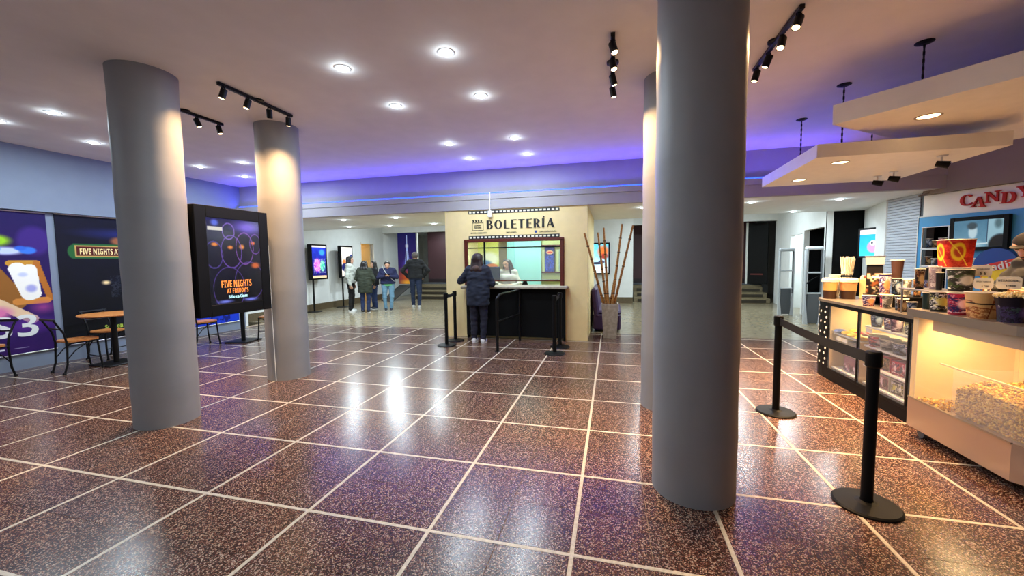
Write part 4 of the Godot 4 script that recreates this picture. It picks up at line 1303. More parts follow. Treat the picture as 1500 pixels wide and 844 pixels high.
func cup(label: String, at: Vector3, rt: float, rb: float, h: float, m: Material, group := "printed cups and buckets", square := 0.0, called := "printed_cup", inside: Material = null) -> Node3D:
	var t := thing(called, label, "cup" if called == "printed_cup" else "bucket", at, 0.0, group)
	var g := G.new()
	g.lathe([Vector2(rb, 0), Vector2(lerpf(rb, rt, 0.5), h * 0.5), Vector2(rt, h)], Vector3.ZERO, 24, square)
	part("body", g, m, t)
	g = G.new()
	g.lathe([Vector2(rt, h - 0.008), Vector2(rt + 0.004, h - 0.004), Vector2(rt + 0.003, h), Vector2(rt - 0.004, h), Vector2(rt - 0.006, h - 0.02)], Vector3.ZERO, 24, square)
	part("rim", g, M.paper, t)
	g = G.new()
	g.lathe([Vector2(rt - 0.004, h - 0.022), Vector2(0, h - 0.022)], Vector3.ZERO, 24, square)
	g.lathe([Vector2(0, 0.001), Vector2(rb, 0.001)], Vector3.ZERO, 24, square)
	part("inside", g, inside if inside else M.black_matt, t)
	return t

func price_sign(label: String, at: Vector3, turn: float, w: float, h: float, lines: Array, stick := 0.06) -> void:
	var t := thing("price_sign", label, "price sign", at, turn, "price signs on the candy counter")
	var g := G.new()
	g.cyl(Vector3(0, -stick, -0.006), Vector3(0, h * 0.3, -0.006), 0.004, 0.004, 8)
	part("stick", g, M.wood, t)
	g = G.new()
	var pl := PackedVector2Array()
	var r := 0.02
	for q in [[1, 1, 0.0], [-1, 1, PI / 2], [-1, -1, PI], [1, -1, PI * 1.5]]:
		for i in 4:
			var a: float = q[2] + PI / 2 * i / 3.0
			pl.append(Vector2(q[0] * (w / 2 - r) + cos(a) * r, h / 2 + q[1] * (h / 2 - r) + sin(a) * r))
	g.prism(pl, -0.003, 0.003)
	part("card", g, M.paper, t)
	words("lettering", lines[0], w * 0.9 / (lines[0].length() * 0.8), 0.002, M.ink, t, Transform3D(Basis(), Vector3(0, h * 0.66, 0.003)), false, true, 0.8)
	words("lettering", lines[1], w * 0.55 / (lines[1].length() * 0.8), 0.002, M.ink, t, Transform3D(Basis(), Vector3(0.01, h * 0.26, 0.003)), false, true, 0.8)

func lump_mesh(r: float, rng: RandomNumberGenerator) -> G:
	var g := G.new()
	for i in 5:
		var d := Vector3(rng.randf_range(-1, 1), rng.randf_range(-1, 1), rng.randf_range(-1, 1)).normalized()
		var q := r * rng.randf_range(0.45, 0.7)
		g.ball(d * r * 0.5, Vector3(q, q, q), 4, 6)
	return g

func print_tex(sd: int, base: Color, a: Color, b: Color) -> StandardMaterial3D:
	return printed(art(64, 64, base, base.darkened(0.3), [["n", 0, 0.1, 1, 0.92, [Color(0, 0, 0, 0), a, Color(0, 0, 0, 0), b, Color(0, 0, 0, 0), a.lightened(0.4), base.darkened(0.5)], 0.07], ["e", 0.25, 0.5, 0.13, 0.28, a.lightened(0.2), 0.4], ["e", 0.75, 0.5, 0.13, 0.28, b, 0.4]], sd), 0.35)

func candy() -> void:
	var g := G.new()
	# ---- hanging ceiling panels
	var up := thing("hanging_ceiling_panel", "upper diamond-set hanging ceiling panel with two warm lamps", "ceiling panel", Vector3.ZERO)
	var pl := PackedVector2Array([Vector2(2.08, -4.60), Vector2(4.02, -6.16), Vector2(5.72, -4.2), Vector2(3.80, -2.80)])
	g.prism(pl, 2.85, 3.035, Transform3D(Basis(Vector3.RIGHT, Vector3.BACK, Vector3.UP), Vector3.ZERO))
	part("panel", g, M.panel, up)
	var lo := thing("hanging_ceiling_panel", "lower square hanging ceiling panel nearer the blue-lit beam", "ceiling panel", Vector3.ZERO)
	g = G.new()
	g.prism(PackedVector2Array([Vector2(2.14, -6.63), Vector2(2.07, -4.86), Vector2(3.67, -4.86), Vector2(3.74, -6.58)]), 2.60, 2.735, Transform3D(Basis(Vector3.RIGHT, Vector3.BACK, Vector3.UP), Vector3.ZERO))
	part("panel", g, M.panel, lo)
	for q in [[up, 2.60, -4.30, 3.035], [up, 3.9, -5.7, 3.035], [up, 3.9, -3.3, 3.035], [up, 5.3, -4.3, 3.035], [lo, 2.45, -6.2, 2.735], [lo, 3.3, -6.3, 2.735], [lo, 2.4, -5.1, 2.735]]:
		g = G.new()
		var n := int((CEIL - q[3]) / 0.032)
		for i in n:
			g.cbox(Vector3(q[1], q[3] + 0.016 + i * 0.032, q[2]), Vector3(0.018 if i % 2 == 0 else 0.007, 0.036, 0.007 if i % 2 == 0 else 0.018), 0.002)
		part("chain", g, M.iron, q[0])
		g = G.new()
		g.lathe([Vector2(0, CEIL - 0.022), Vector2(0.03, CEIL - 0.02), Vector2(0.065, CEIL - 0.006), Vector2(0.065, CEIL)], Vector3(q[1], 0, q[2]), 20)
		part("ceiling_rose", g, M.iron, q[0])
	downlight(Vector3(2.83, 2.85, -4.58), "warm downlight nearest the tip of the upper hanging panel", WARM, E_PANEL, 0.085, true, "warm panel downlights")
	downlight(Vector3(4.0, 2.85, -5.53), "warm downlight at the far corner of the upper hanging panel", WARM, E_PANEL, 0.085, true, "warm panel downlights")
	downlight(Vector3(4.2, 2.85, -4.0), "warm downlight in the upper panel over the popcorn counter aisle", WARM, E_PANEL, 0.085, true, "warm panel downlights")
	downlight(Vector3(2.43, 2.60, -5.18), "warm downlight nearer the front of the lower hanging panel", WARM, E_PANEL, 0.075, true, "warm panel downlights")
	downlight(Vector3(2.44, 2.60, -6.19), "warm downlight near the blue end of the lower hanging panel", WARM, E_PANEL, 0.075, true, "warm panel downlights")
	for q in [[3.35, -5.93, "middle swivel spotlight under the lower hanging panel"], [3.33, -6.2, "farther swivel spotlight under the lower hanging panel"], [3.32, -5.15, "nearer swivel spotlight under the lower hanging panel"]]:
		var t := thing("swivel_spotlight", q[2], "spotlight", Vector3(q[0], 2.60, q[1]), 0.0, "swivel spotlights")
		g = G.new(); g.lathe([Vector2(0, -0.012), Vector2(0.04, -0.01), Vector2(0.045, 0)], Vector3.ZERO, 16); part("mount", g, M.trim_white, t)
		g = G.new(); g.cyl(Vector3(0, -0.01, 0), Vector3(0, -0.07, 0), 0.01, 0.01, 8); part("arm", g, M.trim_white, t)
		g = G.new(); g.cyl(Vector3(-0.04, -0.075, -0.02), Vector3(0.045, -0.105, 0.03), 0.028, 0.038, 14); part("shade", g, M.black, t)
		g = G.new(); g.cyl(Vector3(0.045, -0.105, 0.03), Vector3(0.047, -0.106, 0.031), 0.034, 0.034, 14); part("mouth", g, M.black_matt, t)
	# ---- angled wall behind the candy bar
	var P := Vector3(4.925, 0, -8.033)
	var an := atan2(-0.9272, 0.3746)
	var bs := Basis(Vector3.UP, an)
	g = G.new()
	g.box(P + bs * Vector3(2.6, 1.15, -0.36), Vector3(5.6, 2.3, 0.1), bs)
	struct("wall_candy", g, M.soffit)
	g = G.new()
	g.box(P + bs * Vector3(2.7, 2.97, -0.02), Vector3(5.2, 0.86, 0.24), bs)
	struct("wall_candy_upper", g, M.soffit)
	# curved conduit at the end of the beam
	var cd := thing("conduit", "beige conduit curving down at the end of the beam above the candy sign", "pipe", P + bs * Vector3(0.14, 2.5, 0.12))
	g = G.new(); g.tube([Vector3(-0.05, 0.34, 0.0), Vector3(0.02, 0.34, 0.02), Vector3(0.06, 0.28, 0.04), Vector3(0.07, 0.15, 0.05), Vector3(0.04, 0.06, 0.03), Vector3(-0.08, 0.02, 0.0)], 0.016, 8); part("pipe", g, M.soffit, cd)
	# sign board with red letters
	var sb := thing("candy_sign", "white sign board with staggered red capital letters above the blue shelves", "sign", P, an)
	g = G.new(); g.cbox(Vector3(1.6, 2.37, -0.01), Vector3(3.1, 0.335, 0.03), 0.004); part("board", g, M.panel, sb)
	var lx := [0.605, 0.75, 0.905, 1.07, 1.23]
	for i in 5:
		words("letter", "CANDY"[i], 0.155 if i != 0 else 0.165, 0.03, M.red, sb, Transform3D(Basis(Vector3.BACK, [0.08, -0.06, 0.04, -0.03, 0.06][i]), Vector3(lx[i], [2.378, 2.335, 2.385, 2.35, 2.41][i], 0.018)), true, true, 1.05)
	# blue shelf wall
	var un := thing("blue_shelf_wall", "blue shelf wall with white edged niches behind the candy bar", "shelf unit", P, an)
	g = G.new()
	for q in [[0.0, 0.065, 0.0, 2.19], [0.42, 1.28, 0.0, 2.19], [0.065, 0.42, 2.02, 2.19], [0.065, 0.42, 1.655, 1.685], [0.065, 0.42, 1.375, 1.40], [0.065, 0.42, 0.0, 1.0], [1.28, 1.62, 2.07, 2.19], [1.28, 1.62, 0, 1.0], [1.62, 3.0, 0.0, 2.19]]:
		g.box(Vector3((q[0] + q[1]) / 2, (q[2] + q[3]) / 2, 0), Vector3(q[1] - q[0], q[3] - q[2], 0.03))
	part("front_panel", g, M.sky_blue, un)
	g = G.new(); g.box(Vector3(1.5, 1.1, -0.28), Vector3(3.0, 2.18, 0.02)); part("back_panel", g, M.black_matt, un)
	g = G.new()
	g.box(Vector3(1.5, 2.195, 0.0), Vector3(3.0, 0.014, 0.045)); g.box(Vector3(-0.002, 1.1, 0.0), Vector3(0.012, 2.19, 0.045))
	for q in [[0.065, 0.42, 1.68, 2.02], [0.065, 0.42, 1.40, 1.66], [0.065, 0.42, 1.0, 1.38], [1.28, 1.62, 1.0, 2.07]]:
		g.box(Vector3((q[0] + q[1]) / 2, q[3], 0.012), Vector3(q[1] - q[0] + 0.02, 0.012, 0.02)); g.box(Vector3((q[0] + q[1]) / 2, q[2], 0.012), Vector3(q[1] - q[0] + 0.02, 0.016, 0.02))
		for s in [q[0], q[1]]: g.box(Vector3(s, (q[2] + q[3]) / 2, 0.012), Vector3(0.012, q[3] - q[2], 0.02))
	part("white_edging", g, M.edge_white, un)
	for q in [1.672, 1.385, 1.0]:
		g = G.new(); g.cbox(Vector3(0.242, q, -0.13), Vector3(0.37, 0.016, 0.28), 0.003); part("shelf", g, M.edge_white, un)
	g = G.new(); g.cbox(Vector3(1.45, 1.0, -0.13), Vector3(0.36, 0.016, 0.28), 0.003); part("shelf", g, M.edge_white, un)
	g = G.new(); g.cbox(Vector3(0.77, 1.42, 0.02), Vector3(0.36, 0.2, 0.012), 0.003)
	var mb := part("menu_board", g, M.paper, un)
	g = G.new()
	for i in 5: g.box(Vector3(0.77, 1.49 - i * 0.028, 0.028), Vector3(0.3, 0.006, 0.002))
	part("menu_lines", g, M.dark_grey, mb)
	g = G.new(); g.box(Vector3(0.78, 1.36, 0.028), Vector3(0.12, 0.035, 0.002)); part("menu_highlight", g, mat(Color8(226, 200, 40), 0.5), mb)
	# television
	var ts := art(128, 80, Color8(70, 120, 150), Color8(110, 160, 185), [["e", 0.4, 0.42, 0.11, 0.34, Color8(190, 215, 225), 0.35], ["e", 0.38, 0.2, 0.13, 0.16, Color8(50, 70, 84), 0.4], ["e", 0.4, 0.95, 0.26, 0.3, Color8(150, 190, 205), 0.4], ["r", 0.69, 0, 0.71, 1, Color8(30, 60, 90)], ["r", 0.71, 0, 1, 1, Color8(150, 190, 205)], ["e", 0.95, 0.95, 0.25, 0.45, Color8(16, 22, 34), 0.2], ["e", 0.9, 0.15, 0.1, 0.25, Color8(80, 110, 120), 0.6], ["l", 0, 0.93, 0.7, 0.86, 0.03, Color8(210, 230, 235)]], 41)
	var tv := light_box("television", "wide black television on the blue wall showing a pale face", P + bs * Vector3(0.80, 1.875, 0.075), an, 0.66, 0.50, 0.06, ts, 0.55, 0.055)
	tv.set_meta("category", "television")
	# goods in the niches
	var mats := [print_tex(51, Color8(40, 44, 56), Color8(170, 190, 215), Color8(60, 90, 130)), print_tex(52, Color8(24, 22, 24), Color8(190, 150, 90), Color8(120, 70, 40)), print_tex(53, Color8(60, 40, 110), Color8(200, 120, 60), Color8(230, 225, 230)), print_tex(54, Color8(200, 50, 80), Color8(240, 200, 210), Color8(40, 40, 90)), print_tex(55, Color8(150, 90, 110), Color8(225, 190, 200), Color8(60, 40, 60)), print_tex(56, Color8(190, 185, 175), Color8(60, 60, 62), Color8(230, 228, 220)), print_tex(57, Color8(30, 36, 34), Color8(200, 190, 60), Color8(240, 240, 230))]
	var spots := [["upper", 1.69, [0, 1, 4, 1]], ["middle", 1.40, [1, 5, 0, 5]], ["lower", 1.013, [2, 1, 5]]]
	for s in spots:
		var ks: Array = s[2]
		for i in ks.size():
			cup("%s cup, %s from the left in the blue wall's %s niche" % [TONE[ks[i]], ORD[i], s[0]], P + bs * Vector3(0.115 + i * 0.085, s[1], -0.06), 0.04, 0.032, 0.15 if i != 1 else 0.12, mats[ks[i]], "cups in the blue wall niches")
	for i in 3: cup("%s printed cup, %s in the niche behind the attendant" % [TONE[i], ORD[i]], P + bs * Vector3(1.34 + i * 0.1, 1.013, -0.06), 0.045, 0.035, 0.16, mats[i], "cups in the blue wall niches")
	# round snack sign
	var sn := thing("snack_sign", "round snack brand sign in blue, red and yellow behind the attendant", "sign", P + bs * Vector3(1.06, 1.42, 0.12), an)
	g = G.new(); g.cyl(Vector3(0, 0, -0.03), Vector3(0, 0, 0.03), 0.235, 0.235, 40); part("disc", g, mat(Color8(30, 76, 160), 0.35), sn)
	g = G.new()
	pl = PackedVector2Array()
	for i in 13:
		var a := -0.35 + (PI * 0.62) * i / 12.0
		pl.append(Vector2(cos(a), sin(a)) * 0.23)
	g.prism(PackedVector2Array([Vector2(-0.22, -0.03), Vector2(0.22, 0.10), Vector2(0.235, -0.02), Vector2(-0.2, -0.13)]), 0.0, 0.034); part("red_band", g, mat(Color8(214, 50, 40), 0.35), sn)
	g = G.new()
	g.prism(PackedVector2Array([Vector2(-0.19, -0.12), Vector2(0.22, -0.02), Vector2(0.17, -0.15), Vector2(0.08, -0.215), Vector2(-0.03, -0.23), Vector2(-0.13, -0.19)]), 0.0, 0.034); part("yellow_field", g, mat(Color8(244, 216, 50), 0.35), sn)
	words("lettering", "Saladix", 0.095, 0.006, M.edge_white, sn, Transform3D(Basis(Vector3.BACK, 0.27), Vector3(0.0, -0.03, 0.038)), false, true, 0.95)
	g = G.new(); g.cyl(Vector3(0, 0, -0.12), Vector3(0, 0, -0.03), 0.03, 0.03, 10); part("wall_bracket", g, M.steel, sn)
	popcorn_counter()
	display_counter(mats)
	counter_goods(mats)

func popcorn_counter() -> void:
	var t := thing("popcorn_counter", "stainless popcorn counter with glass front and warm light inside", "counter", Vector3.ZERO)
	var fp := PackedVector2Array([Vector2(2.53, -4.14), Vector2(2.53, -3.21), Vector2(2.76, -2.93), Vector2(3.25, -2.93), Vector2(3.25, -4.14)])
	var flat := Transform3D(Basis(Vector3.RIGHT, Vector3.BACK, Vector3.UP), Vector3.ZERO)
	var g := G.new()
	g.prism(fp, 0.085, 0.335, flat); part("steel_base", g, M.brushed, t)
	g = G.new()
	var fp2 := PackedVector2Array([Vector2(2.505, -4.165), Vector2(2.505, -3.20), Vector2(2.745, -2.905), Vector2(3.28, -2.905), Vector2(3.28, -4.165)])
	g.prism(fp2, 1.045, 1.11, flat); part("counter_top", g, mat(Color8(150, 140, 130), 0.3, 0.5), t)
	g = G.new()
	g.span(Vector3(2.60, 0.94, -4.02), Vector3(2.615, 1.045, -3.2)); part("header", g, M.brushed, t)
	g = G.new(); g.span(Vector3(3.22, 0.335, -4.14), Vector3(3.25, 1.045, -2.93)); g.span(Vector3(2.56, 0.335, -4.14), Vector3(3.25, 1.045, -4.11)); part("back_panel", g, M.cream_panel, t)
	g = G.new(); g.span(Vector3(2.54, 0.335, -4.14), Vector3(2.60, 1.045, -4.08)); part("corner_post", g, M.cream_panel, t)
	g = G.new(); g.cbox(Vector3(3.05, 0.69, -3.70), Vector3(0.06, 0.7, 0.06), 0.006); part("inner_post", g, M.cream_panel, t)
	g = G.new()
	g.span(Vector3(2.533, 0.338, -4.08), Vector3(2.539, 1.045, -3.21)); part("front_pane", g, M.glass, t)
	g = G.new()
	var d := Vector3(0.23, 0, 0.28).normalized()
	g.box(Vector3(2.648, 0.69, -3.068), Vector3(0.362, 0.71, 0.006), Basis(d, Vector3.UP, d.cross(Vector3.UP))); part("corner_pane", g, M.glass, t)
	g = G.new()
	g.box(Vector3(2.531, 0.338, -3.675), Vector3(0.012, 0.012, 0.93)); part("pane_rail", g, M.steel, t)
	# clear bin that holds the popcorn
	g = G.new()
	g.span(Vector3(2.57, 0.335, -3.745), Vector3(2.574, 0.69, -3.15)); g.span(Vector3(2.57, 0.335, -3.749), Vector3(3.0, 0.69, -3.745)); part("popcorn_bin", g, M.glass, t)
	g = G.new()
	g.box(Vector3(2.572, 0.695, -3.5), Vector3(0.01, 0.012, 0.75)); part("bin_rim", g, M.cream_panel, t)
	for q in [[2.60, -4.06], [3.18, -4.06], [2.66, -3.16], [3.18, -3.0]]:
		g = G.new(); g.cyl(Vector3(q[0] - 0.015, 0.04, q[1]), Vector3(q[0] + 0.015, 0.04, q[1]), 0.04, 0.04, 16); g.box(Vector3(q[0], 0.075, q[1]), Vector3(0.04, 0.03, 0.04)); part("castor", g, M.dark_grey, t)
	# lamp under the slab
	g = G.new(); g.cbox(Vector3(2.74, 1.03, -3.62), Vector3(0.10, 0.03, 0.8), 0.008); part("light_tube", g, glow(Color(1.0, 0.86, 0.6), 5.0), t)
	area(t, Vector3(2.74, 1.008, -3.62), Vector2(0.10, 0.8), Color(1.0, 0.86, 0.62), 0.6)
	# popcorn: too many to count
	var rng := RandomNumberGenerator.new()
	rng.seed = 12
	var where := []
	for i in 7600:
		var f := rng.randf()
		var top := func(x: float, z: float) -> float: return 0.60 + 0.03 * sin(x * 13.0 + z * 9.0) - 0.08 * clampf((-z - 3.25) / 0.6, 0, 1) * clampf((2.9 - x) / 0.3, 0, 1) + 0.06 * clampf((x - 2.7) / 0.4, 0, 1)
		var p := Vector3.ZERO
		if f < 0.48:
			p.x = rng.randf_range(2.585, 3.2); p.z = rng.randf_range(-3.73, -2.98)
			if p.x < 2.585 + maxf(0.0, (p.z + 3.24) * 0.85): continue
			p.y = top.call(p.x, p.z) - rng.randf() * 0.02
		elif f < 0.74:
			p.x = 2.588 + rng.randf() * 0.012; p.z = rng.randf_range(-3.73, -3.2)
			p.y = rng.randf_range(0.345, top.call(2.59, p.z))
		elif f < 0.84:
			p.z = -3.732 + rng.randf() * 0.01; p.x = rng.randf_range(2.59, 3.2)
			p.y = rng.randf_range(0.345, top.call(p.x, -3.73))
		elif f < 0.955:
			p = Vector3(2.60 + rng.randf() * 0.58, 0, 0)
			p.z = minf(-3.2 + (p.x - 2.6) * 1.15, -2.985)
			p.y = rng.randf_range(0.345, top.call(p.x, p.z))
		else:
			p.x = rng.randf_range(2.56, 3.2); p.z = rng.randf_range(-4.1, -3.78); p.y = 0.343
		where.append(p)
	var core := G.new()
	core.prism(PackedVector2Array([Vector2(2.60, -3.72), Vector2(2.60, -3.22), Vector2(2.80, -2.99), Vector2(3.19, -2.99), Vector2(3.19, -3.72)]), 0.336, 0.47, flat)
	core.col = Color8(196, 160, 84)
	for i in core.c.size(): core.c[i] = Color8(196, 160, 84)
	var hp := thing("popcorn_heap", "heap of yellow popcorn behind the counter glass", "popcorn", Vector3.ZERO)
	hp.set_meta("kind", "stuff")
	part("popcorn_core", core, M.popcorn, hp, Vector3.ZERO, true).set_meta("kind", "stuff")
	var lm := lump_mesh(0.0098, rng)
	var mm := MultiMesh.new()
	mm.transform_format = MultiMesh.TRANSFORM_3D
	mm.use_colors = true
	mm.mesh = lm.mesh(true)
	mm.instance_count = where.size()
	for i in where.size():
		mm.set_instance_transform(i, Transform3D(Basis.from_euler(Vector3(rng.randf() * 6, rng.randf() * 6, rng.randf() * 6)).scaled(Vector3.ONE * rng.randf_range(0.8, 1.2)), where[i]))
		mm.set_instance_color(i, [Color8(198, 148, 44), Color8(160, 110, 22), Color8(220, 182, 88), Color8(130, 84, 16)][rng.randi() % 4])
	var mi := MultiMeshInstance3D.new()
	mi.name = "popcorn_pieces"
	mi.multimesh = mm
	mi.material_override = M.popcorn
	mi.set_meta("kind", "stuff")
	hp.add_child(mi)

func display_counter(mats: Array) -> void:
	var t := thing("display_counter", "black framed glass display counter with rounded perforated end", "counter", Vector3.ZERO)
	var flat := Transform3D(Basis(Vector3.RIGHT, Vector3.BACK, Vector3.UP), Vector3.ZERO)
	var x0 := 2.68
	var x1 := 3.35
	var arc := PackedVector2Array()
	for i in 11:
		var a := PI - PI / 2 * i / 10.0
		arc.append(Vector2(3.2 + cos(a) * 0.52, -5.95 - sin(a) * 0.52))
	var top := PackedVector2Array([Vector2(x1, -4.17), Vector2(x0 - 0.01, -4.17)])
	for i in 11:
		var a := PI - PI / 2 * i / 10.0
		top.append(Vector2(3.2 + cos(a) * 0.535, -5.95 - sin(a) * 0.535))
	top.append(Vector2(x1, -6.485))
	var g := G.new(); g.prism(top, 0.985, 1.015, flat); part("counter_top", g, mat(Color8(120, 112, 104), 0.3, 0.4), t)
	var sh := PackedVector2Array(top)
	for i in sh.size(): sh[i] = Vector2(lerpf(3.1, sh[i].x, 0.96), lerpf(-5.2, sh[i].y, 0.985))
	g = G.new(); g.prism(sh, 0.0, 0.12, flat); part("plinth", g, M.black, t)
	# curved perforated end, hole plugs shown as pale dots
	g = G.new()
	for i in 10:
		g.quad(Vector3(arc[i].x, 0.12, arc[i].y), Vector3(arc[i + 1].x, 0.12, arc[i + 1].y), Vector3(arc[i + 1].x, 0.985, arc[i + 1].y), Vector3(arc[i].x, 0.985, arc[i].y), Vector3(arc[i].x - 3.2, 0, arc[i].y + 5.82))
	g.span(Vector3(x0, 0.12, -5.95), Vector3(x0 + 0.01, 0.985, -5.84))
	part("curved_end", g, M.black, t)
	var dot := G.new()
	dot.cyl(Vector3(0, 0, 0.0), Vector3(0, 0, 0.004), 0.017, 0.015, 10)
	var dm := dot.mesh()
	for r in 12:
		for k in 4:
			var a := PI - (0.12 + 0.36 * k + (0.18 if r % 2 == 1 else 0.0))
			var o := part("perforation", dm, M.edge_white, t, Vector3(3.2 + cos(a) * 0.52, 0.185 + r * 0.067, -5.95 - sin(a) * 0.52))
			o.basis = Basis.looking_at(-Vector3(cos(a), 0, -sin(a)), Vector3.UP)
	for r in 12:
		var o := part("perforation", dm, M.edge_white, t, Vector3(x0, 0.185 + r * 0.067, -5.90 + (0.03 if r % 2 == 1 else 0.0)))
		o.basis = Basis.looking_at(Vector3.RIGHT, Vector3.UP)
	# frame posts and rails of the two bays
	for z in [-4.19, -4.42, -5.20, -5.83]:
		g = G.new(); g.cbox(Vector3(x0 + 0.012, 0.55, z), Vector3(0.024, 0.87, 0.028), 0.003); part("frame_post", g, M.black, t)
	for y in [0.135, 0.965]:
		g = G.new(); g.cbox(Vector3(x0 + 0.012, y, -5.05), Vector3(0.022, 0.035 if y < 0.5 else 0.045, 1.7), 0.003); part("frame_rail", g, M.black, t)
	g = G.new(); g.span(Vector3(x1 - 0.03, 0.12, -5.92), Vector3(x1, 0.985, -4.17)); g.span(Vector3(x0 + 0.02, 0.12, -5.855), Vector3(x1, 0.985, -5.84)); g.span(Vector3(x0 + 0.02, 0.12, -5.205), Vector3(x1, 0.60, -5.195)); part("inner_panel", g, M.cream_panel, t)
	g = G.new(); g.span(Vector3(x0 + 0.006, 0.15, -5.82), Vector3(x0 + 0.011, 0.945, -4.2)); part("front_pane", g, M.glass, t)
	for q in [[0.79, -5.19, -4.2], [0.575, -5.19, -4.2], [0.355, -5.19, -4.2], [0.155, -5.19, -4.2], [0.60, -5.83, -5.2], [0.42, -5.83, -5.2], [0.155, -5.83, -5.2]]:
		g = G.new(); g.cbox(Vector3((x0 + x1) / 2 + 0.02, q[0], (q[1] + q[2]) / 2), Vector3(x1 - x0 - 0.08, 0.022, q[2] - q[1]), 0.003); part("shelf", g, M.edge_white, t)
	for q in [[-5.05, 0.79], [-5.5, 0.59], [-5.62, 0.59]]:
		g = G.new(); g.box(Vector3(x0 + 0.028, q[1] - 0.03, q[0]), Vector3(0.004, 0.045, 0.11)); part("price_tag", g, M.paper, t)
	g = G.new(); g.cbox(Vector3(x0 + 0.3, 0.97, -5.5), Vector3(0.1, 0.02, 0.45), 0.004); part("light_bar", g, glow(Color(1.0, 0.9, 0.7), 4.0), t)
	area(t, Vector3(x0 + 0.3, 0.955, -5.5), Vector2(0.1, 0.45), Color(1.0, 0.87, 0.62), 0.22)
	g = G.new(); g.cbox(Vector3(x0 + 0.1, 0.96, -4.8), Vector3(0.04, 0.02, 0.7), 0.004); part("light_bar", g, glow(Color(1.0, 0.9, 0.7), 3.0), t)
	area(t, Vector3(x0 + 0.1, 0.945, -4.8), Vector2(0.04, 0.7), Color(1.0, 0.87, 0.62), 0.10)
	# goods inside
	var names := ["top", "second", "third", "bottom"]
	var ys := [0.801, 0.586, 0.366, 0.166]
	for r in 4:
		for i in (5 if r == 0 else 4):
			var z := -5.08 + i * (0.155 if r == 0 else 0.19)
			var m: Material = mats[(r * 3 + i * 2) % 7]
			if r == 0:
				cup("%s cup, %s from the left on the display counter's top shelf" % [TONE[(r * 3 + i * 2) % 7], ORD[i]], Vector3(2.79 + 0.03 * (i % 2), ys[r], z), 0.055, 0.042, 0.15, m, "cups inside the display counter")
			elif r == 1:
				cup("%s bowl, %s from the left on the display counter's second shelf" % [TONE[(r * 3 + i * 2) % 7], ORD[i]], Vector3(2.81, ys[r], z), 0.085, 0.07, 0.12, m, "bowls inside the display counter", 0.0, "printed_bucket")
			else:
				var b := thing("gift_box", "%s box, %s from the left on the counter's %s shelf" % [TONE[(r * 3 + i * 2) % 7], ORD[i], names[r]], "box", Vector3(2.83, ys[r], z), -PI / 2 + 0.15 * (i - 1), "boxes inside the display counter")
				g = G.new(); g.cbox(Vector3(0, 0.075, 0), Vector3(0.16, 0.15, 0.11), 0.004); part("carton", g, mats[(r + i) % 7] if r == 2 else mats[5], b)
				part("print", sheet(0.14, 0.13), m, b, Vector3(0, 0.075, 0.0565))
	for i in 7:
		var b := thing("snack_bag", "%s snack bag lying %s from the far end of the display counter shelf" % [["blue", "yellow", "yellow", "red", "yellow", "dark red", "yellow"][i], ORD[i]], "snack bag", Vector3(2.77 + 0.11 * (i % 2), 0.611, -5.73 + i * 0.08), 0.6 + i * 0.4, "snack bags in the display counter")
		g = G.new()
		g.ball(Vector3(0, 0.028 + 0.012 * (i % 2), 0), Vector3(0.085, 0.028, 0.06), 8, 14)
		part("bag", g, mat([Color8(50, 90, 180), Color8(240, 196, 40), Color8(236, 180, 30), Color8(190, 40, 40), Color8(244, 204, 60), Color8(120, 30, 36), Color8(240, 190, 40)][i], 0.3), b)
		g = G.new(); g.box(Vector3(-0.09, 0.028, 0), Vector3(0.03, 0.004, 0.08)); g.box(Vector3(0.09, 0.028, 0), Vector3(0.03, 0.004, 0.08)); part("seal", g, M.steel, b)
	for i in 2:
		var b := thing("carton_stack", "pale carton on the %s shelf of the far display bay" % ["lower", "bottom"][i], "box", Vector3(2.95, [0.431, 0.166][i], -5.48), -PI / 2)
		g = G.new(); g.cbox(Vector3(0, [0.05, 0.09][i], 0), Vector3(0.42, [0.1, 0.18][i], 0.3), 0.005); part("carton", g, mats[5] if i == 0 else mats[4], b)

